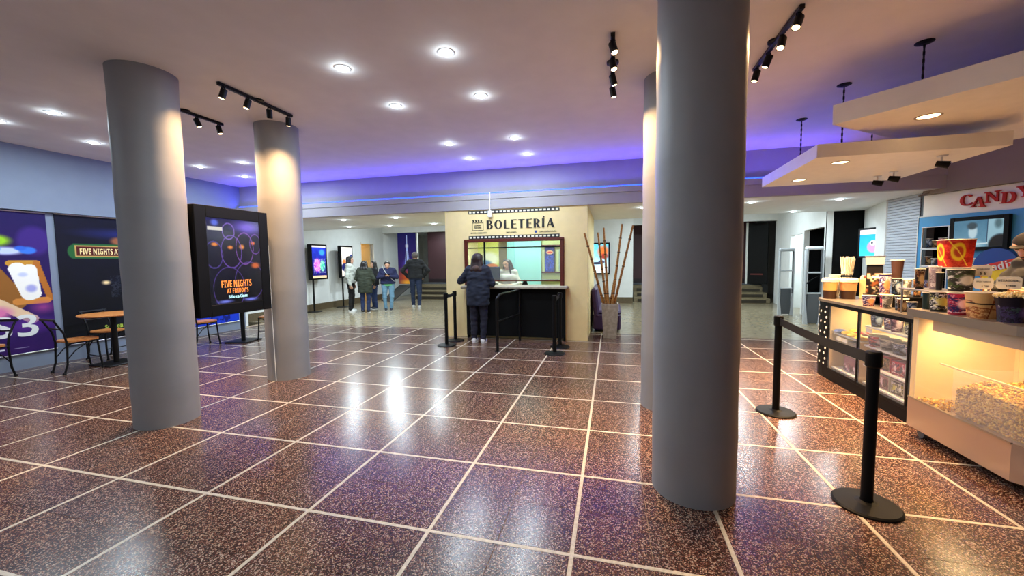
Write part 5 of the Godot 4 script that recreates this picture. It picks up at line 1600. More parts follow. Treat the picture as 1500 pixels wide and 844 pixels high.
func counter_goods(mats: Array) -> void:
	var g := G.new()
	# on the popcorn counter
	cup("small dark green cup at the far end of the popcorn counter", Vector3(2.61, 1.11, -4.12), 0.028, 0.023, 0.145, mat(Color8(22, 44, 44), 0.3))
	cup("black bucket with yellow scribbles on the popcorn counter", Vector3(2.61, 1.11, -3.99), 0.056, 0.049, 0.16, mats[6], "printed cups and buckets", 0.0, "printed_bucket")
	cup("pink and red printed bucket on the popcorn counter", Vector3(2.60, 1.11, -3.785), 0.063, 0.055, 0.17, mats[3], "printed cups and buckets", 0.0, "printed_bucket")
	var bt := printed(art(96, 64, Color8(214, 176, 116), Color8(196, 150, 92), [["l", 0.2, 0.0, 0.3, 1.0, 0.02, Color8(130, 60, 24)], ["l", 0.7, 0.0, 0.75, 0.8, 0.02, Color8(130, 60, 24)], ["l", 0.0, 0.7, 0.5, 0.55, 0.02, Color8(130, 60, 24)], ["l", 0.4, 0.8, 0.9, 0.5, 0.03, Color8(150, 70, 30)], ["l", 0.1, 0.45, 0.6, 0.42, 0.03, Color8(40, 24, 16)], ["l", 0.5, 0.35, 0.95, 0.3, 0.02, Color8(110, 40, 20)], ["n", 0.3, 0.6, 1, 1, [Color(0, 0, 0, 0), Color(0.45, 0.2, 0.06, 0.6), Color(0, 0, 0, 0)], 0.12]], 61), 0.6)
	cup("beige popcorn bucket with brown strokes on the popcorn counter", Vector3(2.615, 1.11, -3.59), 0.074, 0.06, 0.19, bt, "printed cups and buckets", 0.85, "printed_bucket", mat(Color8(240, 214, 140), 0.8))
	var hx := printed(art(96, 64, Color8(26, 22, 34), Color8(34, 28, 50), [["e", 0.2, 0.6, 0.12, 0.25, Color8(104, 80, 150), 0.5], ["e", 0.6, 0.6, 0.14, 0.3, Color8(40, 36, 60), 0.4], ["e", 0.55, 0.4, 0.04, 0.06, Color8(220, 220, 200), 0.4], ["e", 0.85, 0.7, 0.1, 0.2, Color8(150, 90, 170), 0.5], ["n", 0, 0.4, 1, 1, [Color(0, 0, 0, 0), Color(0.3, 0.25, 0.45, 0.7), Color(0, 0, 0, 0), Color(0.4, 0.6, 0.5, 0.5)], 0.12]], 67), 0.4)
	var hb := thing("popcorn_bucket", "dark hexagonal bucket heaped with popcorn at the right edge", "bucket", Vector3(2.62, 1.11, -3.39), 0.2, "printed cups and buckets")
	g = G.new(); g.lathe([Vector2(0.064, 0), Vector2(0.07, 0.09), Vector2(0.086, 0.175)], Vector3.ZERO, 6); g.lathe([Vector2(0, 0.001), Vector2(0.064, 0.001)], Vector3.ZERO, 6); part("body", g, hx, hb)
	var rng := RandomNumberGenerator.new(); rng.seed = 8
	g = G.new()
	for i in 130:
		var a := rng.randf() * TAU
		var r := sqrt(rng.randf()) * 0.078
		g.col = [Color8(236, 208, 140), Color8(244, 228, 182), Color8(224, 188, 104)][rng.randi() % 3]
		g.add(lump_mesh(0.014, rng), Transform3D(Basis.from_euler(Vector3(rng.randf() * 6, rng.randf() * 6, 0)), Vector3(cos(a) * r, 0.178 + 0.025 * (1 - r / 0.078), sin(a) * r)))
		for k in range(g.c.size() - 1, -1, -1):
			if g.c[k] == Color.WHITE: g.c[k] = g.col
			else: break
	part("popcorn", g, M.popcorn, hb, Vector3.ZERO, true).set_meta("kind", "stuff")
	price_sign("price card reading hexagonal and a price, above the dark bucket", Vector3(2.70, 1.325, -3.53), -0.7, 0.115, 0.088, ["HEXAGONAL", "$ 18000"], 0.13)
	price_sign("price card standing in the beige bucket", Vector3(2.66, 1.315, -3.67), -0.7, 0.095, 0.082, ["BALDE VARIOS", "$ 7700"], 0.12)
	# tiered rack behind
	var rk := thing("tiered_rack", "low tiered steel rack holding cups and buckets behind the popcorn counter", "rack", Vector3(2.95, 1.015, -4.4), 0.0)
	g = G.new(); g.cbox(Vector3(-0.09, 0.235, 0.03), Vector3(0.3, 0.016, 0.54), 0.003); part("shelf", g, M.steel, rk)
	g = G.new(); g.cbox(Vector3(0.17, 0.435, -0.17), Vector3(0.24, 0.016, 0.4), 0.003); part("shelf", g, M.steel, rk)
	for q in [[-0.22, 0.21, 0.23], [-0.22, -0.22, 0.23], [0.04, 0.21, 0.23], [0.27, -0.35, 0.43], [0.27, 0.01, 0.43], [0.07, -0.35, 0.43], [0.07, 0.01, 0.43]]:
		g = G.new(); g.cyl(Vector3(q[0], 0, q[1]), Vector3(q[0], q[2], q[1]), 0.008, 0.008, 8); part("leg", g, M.steel, rk)
	cup("silver and black bucket with a white crowd print on the rack", Vector3(2.905, 1.259, -4.225), 0.082, 0.072, 0.19, print_tex(71, Color8(60, 58, 52), Color8(210, 208, 200), Color8(70, 90, 50)), "printed cups and buckets", 0.0, "printed_bucket")
	cup("pale pink tall cup on the rack under the red bucket", Vector3(2.855, 1.259, -4.425), 0.04, 0.033, 0.21, print_tex(72, Color8(214, 190, 200), Color8(150, 110, 140), Color8(235, 225, 228)))
	cup("slim black cup between the pale pink cup and the silver bucket", Vector3(2.83, 1.259, -4.335), 0.025, 0.02, 0.16, mat(Color8(18, 18, 20), 0.3))
	cup("dark printed cup left of the pale pink cup on the rack", Vector3(2.77, 1.259, -4.47), 0.034, 0.028, 0.19, mats[1])
	var rt := printed(art(96, 72, Color8(190, 36, 24), Color8(170, 28, 20), [["n", 0, 0, 1, 1, [Color(0, 0, 0, 0), Color(0.86, 0.4, 0.25, 0.5), Color(0, 0, 0, 0), Color(0.5, 0.05, 0.03, 0.6)], 0.07], ["e", 0.3, 0.45, 0.09, 0.36, Color8(224, 196, 40), 0.15], ["e", 0.3, 0.45, 0.06, 0.22, Color8(170, 60, 30), 0.3], ["e", 0.55, 0.45, 0.09, 0.36, Color8(224, 196, 40), 0.15], ["e", 0.55, 0.45, 0.06, 0.22, Color8(170, 60, 30), 0.3], ["l", 0.18, 0.95, 0.4, 0.05, 0.016, Color8(236, 210, 70)], ["l", 0.44, 0.95, 0.66, 0.05, 0.016, Color8(236, 210, 70)], ["e", 0.8, 0.45, 0.09, 0.36, Color8(224, 196, 40), 0.15]], 73), 0.4)
	cup("large red and yellow printed bucket on the top tier of the rack", Vector3(3.09, 1.458, -4.57), 0.098, 0.083, 0.255, rt, "printed cups and buckets", 0.7, "printed_bucket")
	price_sign("price card on the rack, left of the snack sign", Vector3(3.04, 1.385, -4.22), -0.7, 0.115, 0.095, ["VASO GRANDE", "$ 8"], 0.12)
	# printed cups along the front of the display counter
	var row := [[2.765, -5.19, 0.058, 0.12, 2, "nearest the sauce tubs"], [2.85, -5.07, 0.046, 0.142, 3, "second"], [2.80, -4.95, 0.042, 0.15, 5, "third"], [2.84, -4.83, 0.04, 0.15, 0, "fourth"], [2.80, -4.72, 0.042, 0.13, 1, "fifth"], [2.80, -4.60, 0.038, 0.11, 0, "nearest the rack"]]
	for q in row:
		cup("printed cup in the front row on the display counter, %s" % q[5], Vector3(q[0], 1.015, q[1]), q[2], q[2] * 0.82, q[3], mats[q[4]], "front row of cups on the display counter")
	var tr := thing("tier_board", "black tier board behind the front row of cups", "shelf", Vector3(3.06, 1.015, -5.27))
	g = G.new(); g.cbox(Vector3(0, 0.107, 0), Vector3(0.4, 0.015, 0.44), 0.003); part("board", g, M.black, tr)
	for z in [-0.2, 0.2]:
		g = G.new(); g.cbox(Vector3(0, 0.05, z), Vector3(0.36, 0.1, 0.015), 0.003); part("support", g, M.black, tr)
	for q in [[2.93, -5.235, 0.052, 0.24, 2, "purple picture cup"], [3.06, -5.27, 0.046, 0.19, 0, "blue-grey portrait cup"], [3.10, -5.175, 0.036, 0.185, 5, "pale portrait cup"], [3.14, -5.09, 0.034, 0.195, 1, "gold figure cup"]]:
		cup("%s on the black tier board of the display counter" % q[5], Vector3(q[0], 1.13, q[1]), q[2], q[2] * 0.82, q[3], mats[q[4]], "cups on the tier board")
	cup("plain dark brown paper cup standing on top of the portrait cup", Vector3(3.06, 1.322, -5.275), 0.055, 0.04, 0.2, mat(Color8(58, 34, 28), 0.5), "cups on the tier board")
	var bx := thing("menu_box", "tall dark box with small white label on the tier board", "box", Vector3(2.92, 1.13, -5.40), -0.5)
	g = G.new(); g.cbox(Vector3(0, 0.17, 0), Vector3(0.14, 0.34, 0.1), 0.006); part("carton", g, mats[1], bx)
	part("label_plate", sheet(0.06, 0.03), M.paper, bx, Vector3(0.01, 0.2, 0.051))
	var hp := thing("grey_tray", "grey plastic tray on top of the tall dark box", "tray", Vector3(2.92, 1.47, -5.40), -0.5)
	g = G.new(); g.prism(PackedVector2Array([Vector2(-0.075, 0), Vector2(0.075, 0), Vector2(0.085, 0.095), Vector2(-0.085, 0.095)]), -0.06, 0.06); part("tray", g, mat(Color8(146, 146, 156), 0.35), hp)
	g = G.new(); g.box(Vector3(0, 0.097, 0), Vector3(0.18, 0.006, 0.13)); part("rim", g, mat(Color8(96, 98, 108), 0.4), hp)
	# sauce tubs, cup stack, straws, box of sachets at the rounded end
	for q in [[2.80, -6.08, 0.086, 0.27, Color8(196, 160, 96), "left sauce tub with dark contents, on the rounded end of the display counter"], [2.995, -6.06, 0.098, 0.27, Color8(196, 140, 96), "right sauce tub with reddish contents, on the rounded end of the display counter"]]:
		var t := thing("sauce_tub", q[5], "tub", Vector3(q[0], 1.015, q[1]), 0.0, "sauce tubs")
		var r: float = q[2]
		var h: float = q[3]
		g = G.new(); g.lathe([Vector2(0, 0), Vector2(r * 0.78, 0), Vector2(r * 0.86, h * 0.4)], Vector3.ZERO, 24); part("contents", g, mat(Color8(50, 30, 20), 0.4), t)
		g = G.new(); g.lathe([Vector2(r * 0.86, h * 0.4), Vector2(r * 0.95, h * 0.8)], Vector3.ZERO, 24); part("wall", g, mat(q[4], 0.35), t)
		g = G.new(); g.lathe([Vector2(r * 0.95, h * 0.8), Vector2(r * 1.06, h * 0.82), Vector2(r * 1.06, h * 0.95), Vector2(r * 0.9, h), Vector2(0, h)], Vector3.ZERO, 24); part("lid", g, M.paper, t)
	var st := thing("cup_stack", "stack of white paper cups behind the sauce tubs", "cup stack", Vector3(2.93, 1.015, -6.25))
	for i in 7:
		g = G.new(); g.lathe([Vector2(0.05, 0), Vector2(0.064, 0.10), Vector2(0.066, 0.105)], Vector3(0, i * 0.034, 0), 20); part("paper_cup", g, M.edge_white, st)
	var sw := thing("straw_holder", "dark holder crammed with wrapped straws on the display counter", "straw holder", Vector3(3.09, 1.015, -6.29))
	g = G.new(); g.lathe([Vector2(0, 0), Vector2(0.042, 0), Vector2(0.05, 0.31), Vector2(0.052, 0.32), Vector2(0.0, 0.32)], Vector3.ZERO, 20); part("holder", g, mat(Color8(34, 44, 58), 0.3), sw)
	g = G.new(); g.lathe([Vector2(0.0525, 0.312), Vector2(0.062, 0.318), Vector2(0.066, 0.345), Vector2(0.0, 0.345)], Vector3.ZERO, 20); part("collar", g, M.paper, sw)
	for i in 42:
		var a := i * 2.4
		var r := 0.056 * sqrt((i + 0.5) / 42.0)
		g = G.new(); g.cyl(Vector3(cos(a) * r, 0.3, sin(a) * r), Vector3(cos(a) * r * 1.5, 0.52 + 0.03 * sin(i * 1.7), sin(a) * r * 1.5), 0.0065, 0.0065, 6); part("straw", g, M.paper, sw)
	var sc := thing("sachet_box", "pale box filled with small sachets behind the sauce tubs", "box", Vector3(3.24, 1.015, -6.05), -0.5)
	g = G.new(); g.cbox(Vector3(0, 0.13, 0), Vector3(0.22, 0.26, 0.1), 0.006); part("carton", g, M.cream_panel, sc)
	for i in 6:
		g = G.new(); g.cbox(Vector3(-0.09 + i * 0.036, 0.275, 0.0), Vector3(0.032, 0.05, 0.08), 0.006, Basis(Vector3.BACK, 0.2 * (i % 3 - 1))); part("sachet", g, [M.paper, mat(Color8(150, 80, 70), 0.5), M.edge_white][i % 3], sc)

# ---------------------------------------------------------------- people: distance fields of tapered capsules, meshed as surface nets
# bones: [from, to, radius from, radius to]
func field_mesh(bones: Array, cell: float, k: float, folds := 0.0) -> G:
	var lo := Vector3.ONE * 1e6
	var hi := -lo
	for b in bones:
		for e in [[b[0], b[2]], [b[1], b[3]]]:
			var p: Vector3 = e[0]
			var r: float = e[1]
			lo = lo.min(p - Vector3.ONE * r); hi = hi.max(p + Vector3.ONE * r)
	lo -= Vector3.ONE * cell * 3
	hi += Vector3.ONE * cell * 3
	var nx := int((hi.x - lo.x) / cell) + 1
	var ny := int((hi.y - lo.y) / cell) + 1
	var nz := int((hi.z - lo.z) / cell) + 1
	var f := PackedFloat32Array()
	f.resize(nx * ny * nz)
	f.fill(10.0)
	for b in bones:
		var p0: Vector3 = b[0]
		var p1: Vector3 = b[1]
		var r0: float = b[2]
		var r1: float = b[3]
		var m := maxf(r0, r1) + maxf(k, cell * 2)
		var a := ((p0.min(p1) - Vector3.ONE * m - lo) / cell).max(Vector3.ZERO)
		var c := ((p0.max(p1) + Vector3.ONE * m - lo) / cell)
		var d := p1 - p0
		var dd := maxf(d.length_squared(), 1e-9)
		for z in range(int(a.z), mini(nz, int(c.z) + 1)):
			for y in range(int(a.y), mini(ny, int(c.y) + 1)):
				var row := (z * ny + y) * nx
				for x in range(int(a.x), mini(nx, int(c.x) + 1)):
					var q := lo + Vector3(x, y, z) * cell - p0
					var t := clampf(q.dot(d) / dd, 0.0, 1.0)
					var v := (q - d * t).length() - lerpf(r0, r1, t)
					var o := f[row + x]
					var h := maxf(k - absf(o - v), 0.0) / k
					f[row + x] = minf(o, v) - h * h * k * 0.25
	if folds > 0.0:
		# creases of cloth
		var fn := FastNoiseLite.new()
		fn.seed = bones.size() * 7 + nx
		fn.frequency = 1.0
		fn.fractal_octaves = 2
		for z in nz:
			for y in ny:
				var row := (z * ny + y) * nx
				for x in nx:
					if absf(f[row + x]) < 0.05:
						var p := lo + Vector3(x, y, z) * cell
						f[row + x] += folds * fn.get_noise_3d(p.x * 5.0 + p.y * 3.0, p.y * 13.0, p.z * 5.0)
	var idx := PackedInt32Array()
	idx.resize(nx * ny * nz)
	idx.fill(-1)
	var pts := PackedVector3Array()
	var off := [0, 1, nx, nx + 1, nx * ny, nx * ny + 1, nx * ny + nx, nx * ny + nx + 1]
	var edges := [[0, 1], [2, 3], [4, 5], [6, 7], [0, 2], [1, 3], [4, 6], [5, 7], [0, 4], [1, 5], [2, 6], [3, 7]]
	for z in nz - 1:
		for y in ny - 1:
			var row := (z * ny + y) * nx
			for x in nx - 1:
				var i := row + x
				if f[i] > cell * 2.0: continue
				var mask := 0
				for e in 8:
					if f[i + off[e]] < 0.0: mask |= 1 << e
				if mask == 0 or mask == 255: continue
				var s := Vector3.ZERO
				var n := 0
				for e in edges:
					var ia: int = e[0]
					var ib: int = e[1]
					if ((mask >> ia) & 1) != ((mask >> ib) & 1):
						var fa := f[i + off[ia]]
						var fb := f[i + off[ib]]
						var t := fa / (fa - fb)
						var pa := Vector3(ia & 1, (ia >> 1) & 1, ia >> 2)
						var pb := Vector3(ib & 1, (ib >> 1) & 1, ib >> 2)
						s += pa.lerp(pb, t)
						n += 1
				idx[i] = pts.size()
				pts.append(lo + (Vector3(x, y, z) + s / n) * cell)
	var quads := []
	var nor := PackedVector3Array()
	nor.resize(pts.size())
	var strides := [1, nx, nx * ny]
	for z in range(1, nz - 1):
		for y in range(1, ny - 1):
			var row := (z * ny + y) * nx
			for x in range(1, nx - 1):
				var i := row + x
				if idx[i] < 0: continue
				for ax in 3:
					var s0 := f[i]
					var s1 := f[i + strides[ax]]
					if (s0 < 0.0) == (s1 < 0.0): continue
					var u: int = strides[(ax + 1) % 3]
					var w: int = strides[(ax + 2) % 3]
					var a := idx[i]
					var b := idx[i - u]
					var c := idx[i - u - w]
					var d := idx[i - w]
					if a < 0 or b < 0 or c < 0 or d < 0: continue
					var o := Vector3.ZERO
					o[ax] = 1.0 if s0 < 0.0 else -1.0
					var fn := (pts[c] - pts[a]).cross(pts[b] - pts[d])
					if fn.dot(o) < 0.0: fn = -fn
					for j in [a, b, c, d]: nor[j] += fn
					quads.append([a, b, c, d])
	var g := G.new()
	for q in quads:
		var a: int = q[0]
		var b: int = q[1]
		var c: int = q[2]
		var d: int = q[3]
		var na := nor[a].normalized()
		var nb := nor[b].normalized()
		var nc := nor[c].normalized()
		var nd := nor[d].normalized()
		g.tri(pts[a], pts[b], pts[c], na, nb, nc)
		g.tri(pts[a], pts[c], pts[d], na, nc, nd)
	return g

var head_g: G
var hand_g: G

func paint_head(g: G, skin: Color, beard: float) -> void:
	for i in g.v.size():
		var p := g.v[i]
		var c := skin
		var x := absf(p.x)
		if p.z > 0.045:
			var e := Vector2((x - 0.031) / 0.014, (p.y - 0.113) / 0.0075).length()
			if e < 1.0: c = Color8(232, 226, 220) if e > 0.55 else Color8(34, 22, 18)
			elif Vector2((x - 0.032) / 0.02, (p.y - 0.134) / 0.006).length() < 1.0: c = Color8(42, 28, 22)
			elif Vector2(x / 0.026, (p.y - 0.052) / 0.009).length() < 1.0: c = Color8(164, 92, 84)
		if beard > 0.0 and p.z > 0.0 and p.y < 0.075 and p.y > -0.01 and not (p.z > 0.07 and Vector2(x / 0.022, (p.y - 0.052) / 0.006).length() < 1.0): c = Color8(38, 26, 22)
		g.c[i] = c

func make_parts() -> void:
	head_g = field_mesh([[Vector3(0, 0.142, -0.022), Vector3(0, 0.142, 0.012), 0.080, 0.078], [Vector3(-0.02, 0.155, 0.01), Vector3(0.02, 0.155, 0.01), 0.068, 0.068], [Vector3(0, 0.10, 0.03), Vector3(0, 0.062, 0.036), 0.056, 0.045], [Vector3(0, 0.028, 0.05), Vector3(0, 0.022, 0.058), 0.027, 0.022],
		[Vector3(0, 0.118, 0.084), Vector3(0, 0.085, 0.100), 0.007, 0.011], [Vector3(-0.012, 0.082, 0.09), Vector3(0.012, 0.082, 0.09), 0.008, 0.008], [Vector3(-0.03, 0.130, 0.07), Vector3(0.03, 0.130, 0.07), 0.016, 0.016], [Vector3(-0.014, 0.052, 0.078), Vector3(0.014, 0.052, 0.078), 0.009, 0.009],
		[Vector3(0.077, 0.115, -0.008), Vector3(0.073, 0.085, 0.0), 0.014, 0.010], [Vector3(-0.077, 0.115, -0.008), Vector3(-0.073, 0.085, 0.0), 0.014, 0.010], [Vector3(-0.05, 0.06, 0.02), Vector3(0.05, 0.06, 0.02), 0.022, 0.022],
		[Vector3(0, -0.07, -0.022), Vector3(0, 0.06, -0.012), 0.055, 0.052]], 0.006, 0.02)
	var b := [[Vector3(-0.018, -0.015, 0), Vector3(-0.022, -0.075, 0.002), 0.016, 0.015], [Vector3(0.0, 0.02, 0), Vector3(0.0, -0.075, 0.0), 0.022, 0.016], [Vector3(0.02, -0.015, 0), Vector3(0.024, -0.072, 0.002), 0.015, 0.014]]
	var fx := [[-0.030, 0.038, 0.034], [-0.0105, 0.043, 0.038], [0.0105, 0.040, 0.035], [0.030, 0.032, 0.027]]
	for q in fx:
		var p0 := Vector3(q[0] * 0.9, -0.07, 0.0)
		var p1 := p0 + Vector3(q[0] * 0.1, -q[1], 0.010)
		var p2 := p1 + Vector3(0, -q[2] * 0.72, q[2] * 0.55)
		b.append([p0, p1, 0.0098, 0.0088]); b.append([p1, p2, 0.0088, 0.0076])
	b.append([Vector3(-0.02, -0.012, 0.006), Vector3(-0.048, -0.048, 0.018), 0.013, 0.0105])
	b.append([Vector3(-0.048, -0.048, 0.018), Vector3(-0.052, -0.082, 0.026), 0.0105, 0.0085])
	hand_g = field_mesh(b, 0.0045, 0.007)

func cloth_mat(c: Color, rough := 0.85) -> StandardMaterial3D:
	var m := mat(c, rough)
	m.rim_enabled = true
	m.rim = 0.06
	m.rim_tint = 0.6
	return m

# o: height, skin, top, bottom, shoe, hair colours; arms = [[elbow, wrist] left, right] in body space facing +z; and so on
func person(label: String, at: Vector3, turn: float, o: Dictionary) -> Node3D:
	var t := thing("person", label, "person", at, turn)
	var s: float = o.height / 1.70
	var wd: float = o.get("wide", 1.0)
	var skin: Color = o.get("skin", Color8(202, 154, 128))
	var sh := [Vector3(-0.165 * wd, 1.385, -0.015), Vector3(0.165 * wd, 1.385, -0.015)]
	var arms: Array = o.get("arms", [[Vector3(-0.24 * wd, 1.10, -0.03), Vector3(-0.25 * wd, 0.86, 0.06)], [Vector3(0.24 * wd, 1.10, -0.03), Vector3(0.25 * wd, 0.86, 0.06)]])
	var hips := [Vector3(-0.085 * wd, 0.90, 0), Vector3(0.085 * wd, 0.90, 0)]
	var st: Array = o.get("step", [Vector3(0, 0, 0), Vector3(0, 0, 0)])
	var kn := [Vector3(-0.092 * wd, 0.49, 0.015) + st[0] * 0.5, Vector3(0.092 * wd, 0.49, 0.015) + st[1] * 0.5]
	var an := [Vector3(-0.09, 0.085, -0.02) + st[0], Vector3(0.09, 0.085, -0.02) + st[1]]
	var torso := func(e: float) -> Array:
		return [[Vector3(-0.13 * wd, 1.385, -0.015), Vector3(0.13 * wd, 1.385, -0.015), 0.066 + e, 0.066 + e], [Vector3(-0.075 * wd, 1.25, 0.0), Vector3(0.075 * wd, 1.25, 0.0), 0.108 + e, 0.108 + e], [Vector3(-0.06 * wd, 1.08, 0), Vector3(0.06 * wd, 1.08, 0), 0.10 + e, 0.10 + e], [Vector3(-0.075 * wd, 0.95, -0.01), Vector3(0.075 * wd, 0.95, -0.01), 0.112 + e, 0.112 + e], [Vector3(-0.07 * wd, 1.27, 0), Vector3(-0.065 * wd, 0.97, 0), 0.106 + e, 0.108 + e], [Vector3(0.07 * wd, 1.27, 0), Vector3(0.065 * wd, 0.97, 0), 0.106 + e, 0.108 + e]]
	var legs := func(e: float) -> Array:
		var r := []
		for i in 2:
			r.append([hips[i], kn[i], (0.082 + e) * sqrt(wd), 0.054 + e]); r.append([kn[i], an[i], 0.052 + e, 0.038 + e])
		return r
	var arm := func(e: float) -> Array:
		var r := []
		for i in 2:
			r.append([sh[i], arms[i][0], 0.052 + e, 0.041 + e]); r.append([arms[i][0], arms[i][1], 0.040 + e, 0.029 + e])
		return r
	# one continuous body, with the head and the hands added to it
	var bones: Array = torso.call(-0.012) + legs.call(-0.008) + arm.call(-0.006)
	var ho: Vector3 = o.get("head_off", Vector3.ZERO)
	bones.append([Vector3(0, 1.36, -0.02), Vector3(0, 1.47, -0.01) + ho, 0.056, 0.052])
	for i in 2: bones.append([an[i] + Vector3(0, -0.03, 0), an[i] + Vector3(0.0, -0.045, 0.11), 0.034, 0.028])
	var g := field_mesh(bones, 0.016, 0.03)
	for i in g.c.size(): g.c[i] = skin
	var hd := G.new()
	hd.add(head_g)
	paint_head(hd, skin, o.get("beard", 0.0))
	var ht := Transform3D(Basis.from_euler(o.get("look", Vector3.ZERO)), Vector3(0, 1.455, 0.0) + ho)
	g.add(hd, ht)
	for i in 2:
		var w: Vector3 = arms[i][1]
		var dir: Vector3 = (w - arms[i][0]).normalized()
		if o.has("hand_dir"): dir = o.hand_dir[i].normalized()
		var inward := Vector3(1.0 if i == 0 else -1.0, 0, 0.0)
		var palm := (inward - dir * inward.dot(dir))
		palm = palm.normalized() if palm.length() > 0.2 else (Vector3.BACK - dir * dir.z).normalized()
		if o.has("palm"): palm = (o.palm[i] - dir * o.palm[i].dot(dir)).normalized()
		var y := -dir
		var hb := Basis(y.cross(palm), y, palm)
		var h2 := G.new()
		h2.add(hand_g)
		for j in h2.c.size(): h2.c[j] = skin
		# thumb towards the front: mirror one hand
		if i == 0: hb = hb * Basis.from_scale(Vector3(-1, 1, 1))
		g.add(h2, Transform3D(hb, w))
	var sm := mat(Color.WHITE, 0.55)
	sm.vertex_color_use_as_albedo = true
	sm.vertex_color_is_srgb = true
	sm.subsurf_scatter_enabled = true
	sm.subsurf_scatter_strength = 0.05
	var sc := Basis.from_scale(Vector3(s, s, s))
	part("body", g, sm, t, Vector3.ZERO, true).basis = sc
	# clothes
	var e: float = o.get("puff", 0.012)
	var hem: float = o.get("hem", 0.92)
	var tb: Array = torso.call(e) + arm.call(0.006 + e * 0.35)
	var hr: float = 0.115 + e
	for sx in [-1.0, 1.0]: tb.append([Vector3(0.07 * wd * sx, 1.1, -0.005), Vector3(0.07 * wd * sx, hem + 0.05, -0.01), hr * 0.96, hr])
	if o.has("collar"): tb.append([Vector3(-0.03, 1.445, -0.03), Vector3(0.03, 1.445, -0.03), 0.062, 0.062])
	var tg := field_mesh(tb, 0.014, 0.032, 0.014)
	for j in tg.v.size():
		# the hem is cut straight
		if tg.v[j].y < hem and absf(tg.v[j].x) < 0.2 * wd: tg.v[j].y = hem
	part(o.get("top_name", "jacket"), tg, cloth_mat(o.top), t).basis = sc
	part("trousers", field_mesh(legs.call(0.016) + [[Vector3(-0.07 * wd, 0.955, -0.01), Vector3(0.07 * wd, 0.955, -0.01), 0.118, 0.118]], 0.014, 0.03, 0.012), cloth_mat(o.bottom), t).basis = sc
	for i in 2:
		var a: Vector3 = an[i]
		var up: float = a.y - 0.085
		g = field_mesh([[a + Vector3(0, -0.045, -0.02), a + Vector3(0, -0.05, 0.12), 0.042, 0.034], [a + Vector3(0, -0.01, -0.01), a + Vector3(0, -0.04, 0.07), 0.045, 0.036]], 0.011, 0.02)
		for j in g.v.size(): g.v[j].y = maxf(g.v[j].y, 0.012 + up)
		var shoe := part("shoe", g, mat(o.shoe, 0.5), t)
		shoe.basis = sc
		g = G.new()
		var pl := PackedVector2Array()
		for j in 16:
			var q := TAU * j / 16.0
			pl.append(Vector2(cos(q) * 0.047, sin(q) * 0.105))
		g.prism(pl, 0.0, 0.018, Transform3D(Basis(Vector3.RIGHT, Vector3.BACK, Vector3.UP), Vector3(a.x, up, a.z + 0.05)))
		part("sole", g, mat(o.get("sole", Color8(235, 235, 232)), 0.6), shoe)
	# hair
	var cap_bones := [[Vector3(-0.02, 0.158, -0.03), Vector3(0.02, 0.158, -0.03), 0.077, 0.077], [Vector3(-0.02, 0.175, 0.010), Vector3(0.02, 0.175, 0.010), 0.065, 0.065], [Vector3(-0.034, 0.12, -0.042), Vector3(0.034, 0.12, -0.042), 0.06, 0.06]]
	var hb2: Array = []
	var style: String = o.get("hair_style", "long")
	if style == "long":
		var l: float = o.get("hair_length", 0.3)
		hb2 = cap_bones.duplicate()
		for x in [-0.06, 0.0, 0.06]:
			hb2.append([Vector3(x, 0.12, -0.045), Vector3(x * 1.35, 0.12 - l * 0.55, -0.07), 0.046, 0.05]); hb2.append([Vector3(x * 1.35, 0.12 - l * 0.55, -0.07), Vector3(x * 1.3, 0.12 - l, -0.075), 0.05, 0.03])
		for x in [-0.078, 0.078]:
			hb2.append([Vector3(x * 0.8, 0.17, 0.02), Vector3(x, 0.06, 0.012), 0.03, 0.024]); hb2.append([Vector3(x, 0.06, 0.012), Vector3(x * 1.15, 0.06 - l * 0.6, 0.02), 0.026, 0.022])
	elif style == "tied":
		hb2 = cap_bones + [[Vector3(-0.03, 0.165, -0.005), Vector3(0.03, 0.165, -0.005), 0.068, 0.068], [Vector3(0, 0.19, -0.10), Vector3(0, 0.2, -0.11), 0.035, 0.035]]
	elif style == "short":
		hb2 = cap_bones.duplicate()
	if hb2.size():
		var hm := part("hair", field_mesh(hb2, 0.009, 0.025), mat(o.hair, 0.45), t)
		hm.transform = Transform3D(sc, Vector3.ZERO) * ht
	if o.has("cap"):
		g = field_mesh([[Vector3(0, 0.172, -0.025), Vector3(0, 0.178, 0.008), 0.086, 0.080], [Vector3(-0.03, 0.165, -0.02), Vector3(0.03, 0.165, -0.02), 0.074, 0.074]], 0.009, 0.02)
		for j in g.v.size(): g.v[j].y = maxf(g.v[j].y, 0.168)
		g.lathe([Vector2(0.0, 0.164), Vector2(0.068, 0.158), Vector2(0.072, 0.164), Vector2(0.0, 0.174)], Vector3(0, 0, 0.075), 24)
		part("hat", g, mat(o.cap, 0.8), t).transform = Transform3D(sc, Vector3.ZERO) * ht
	return t

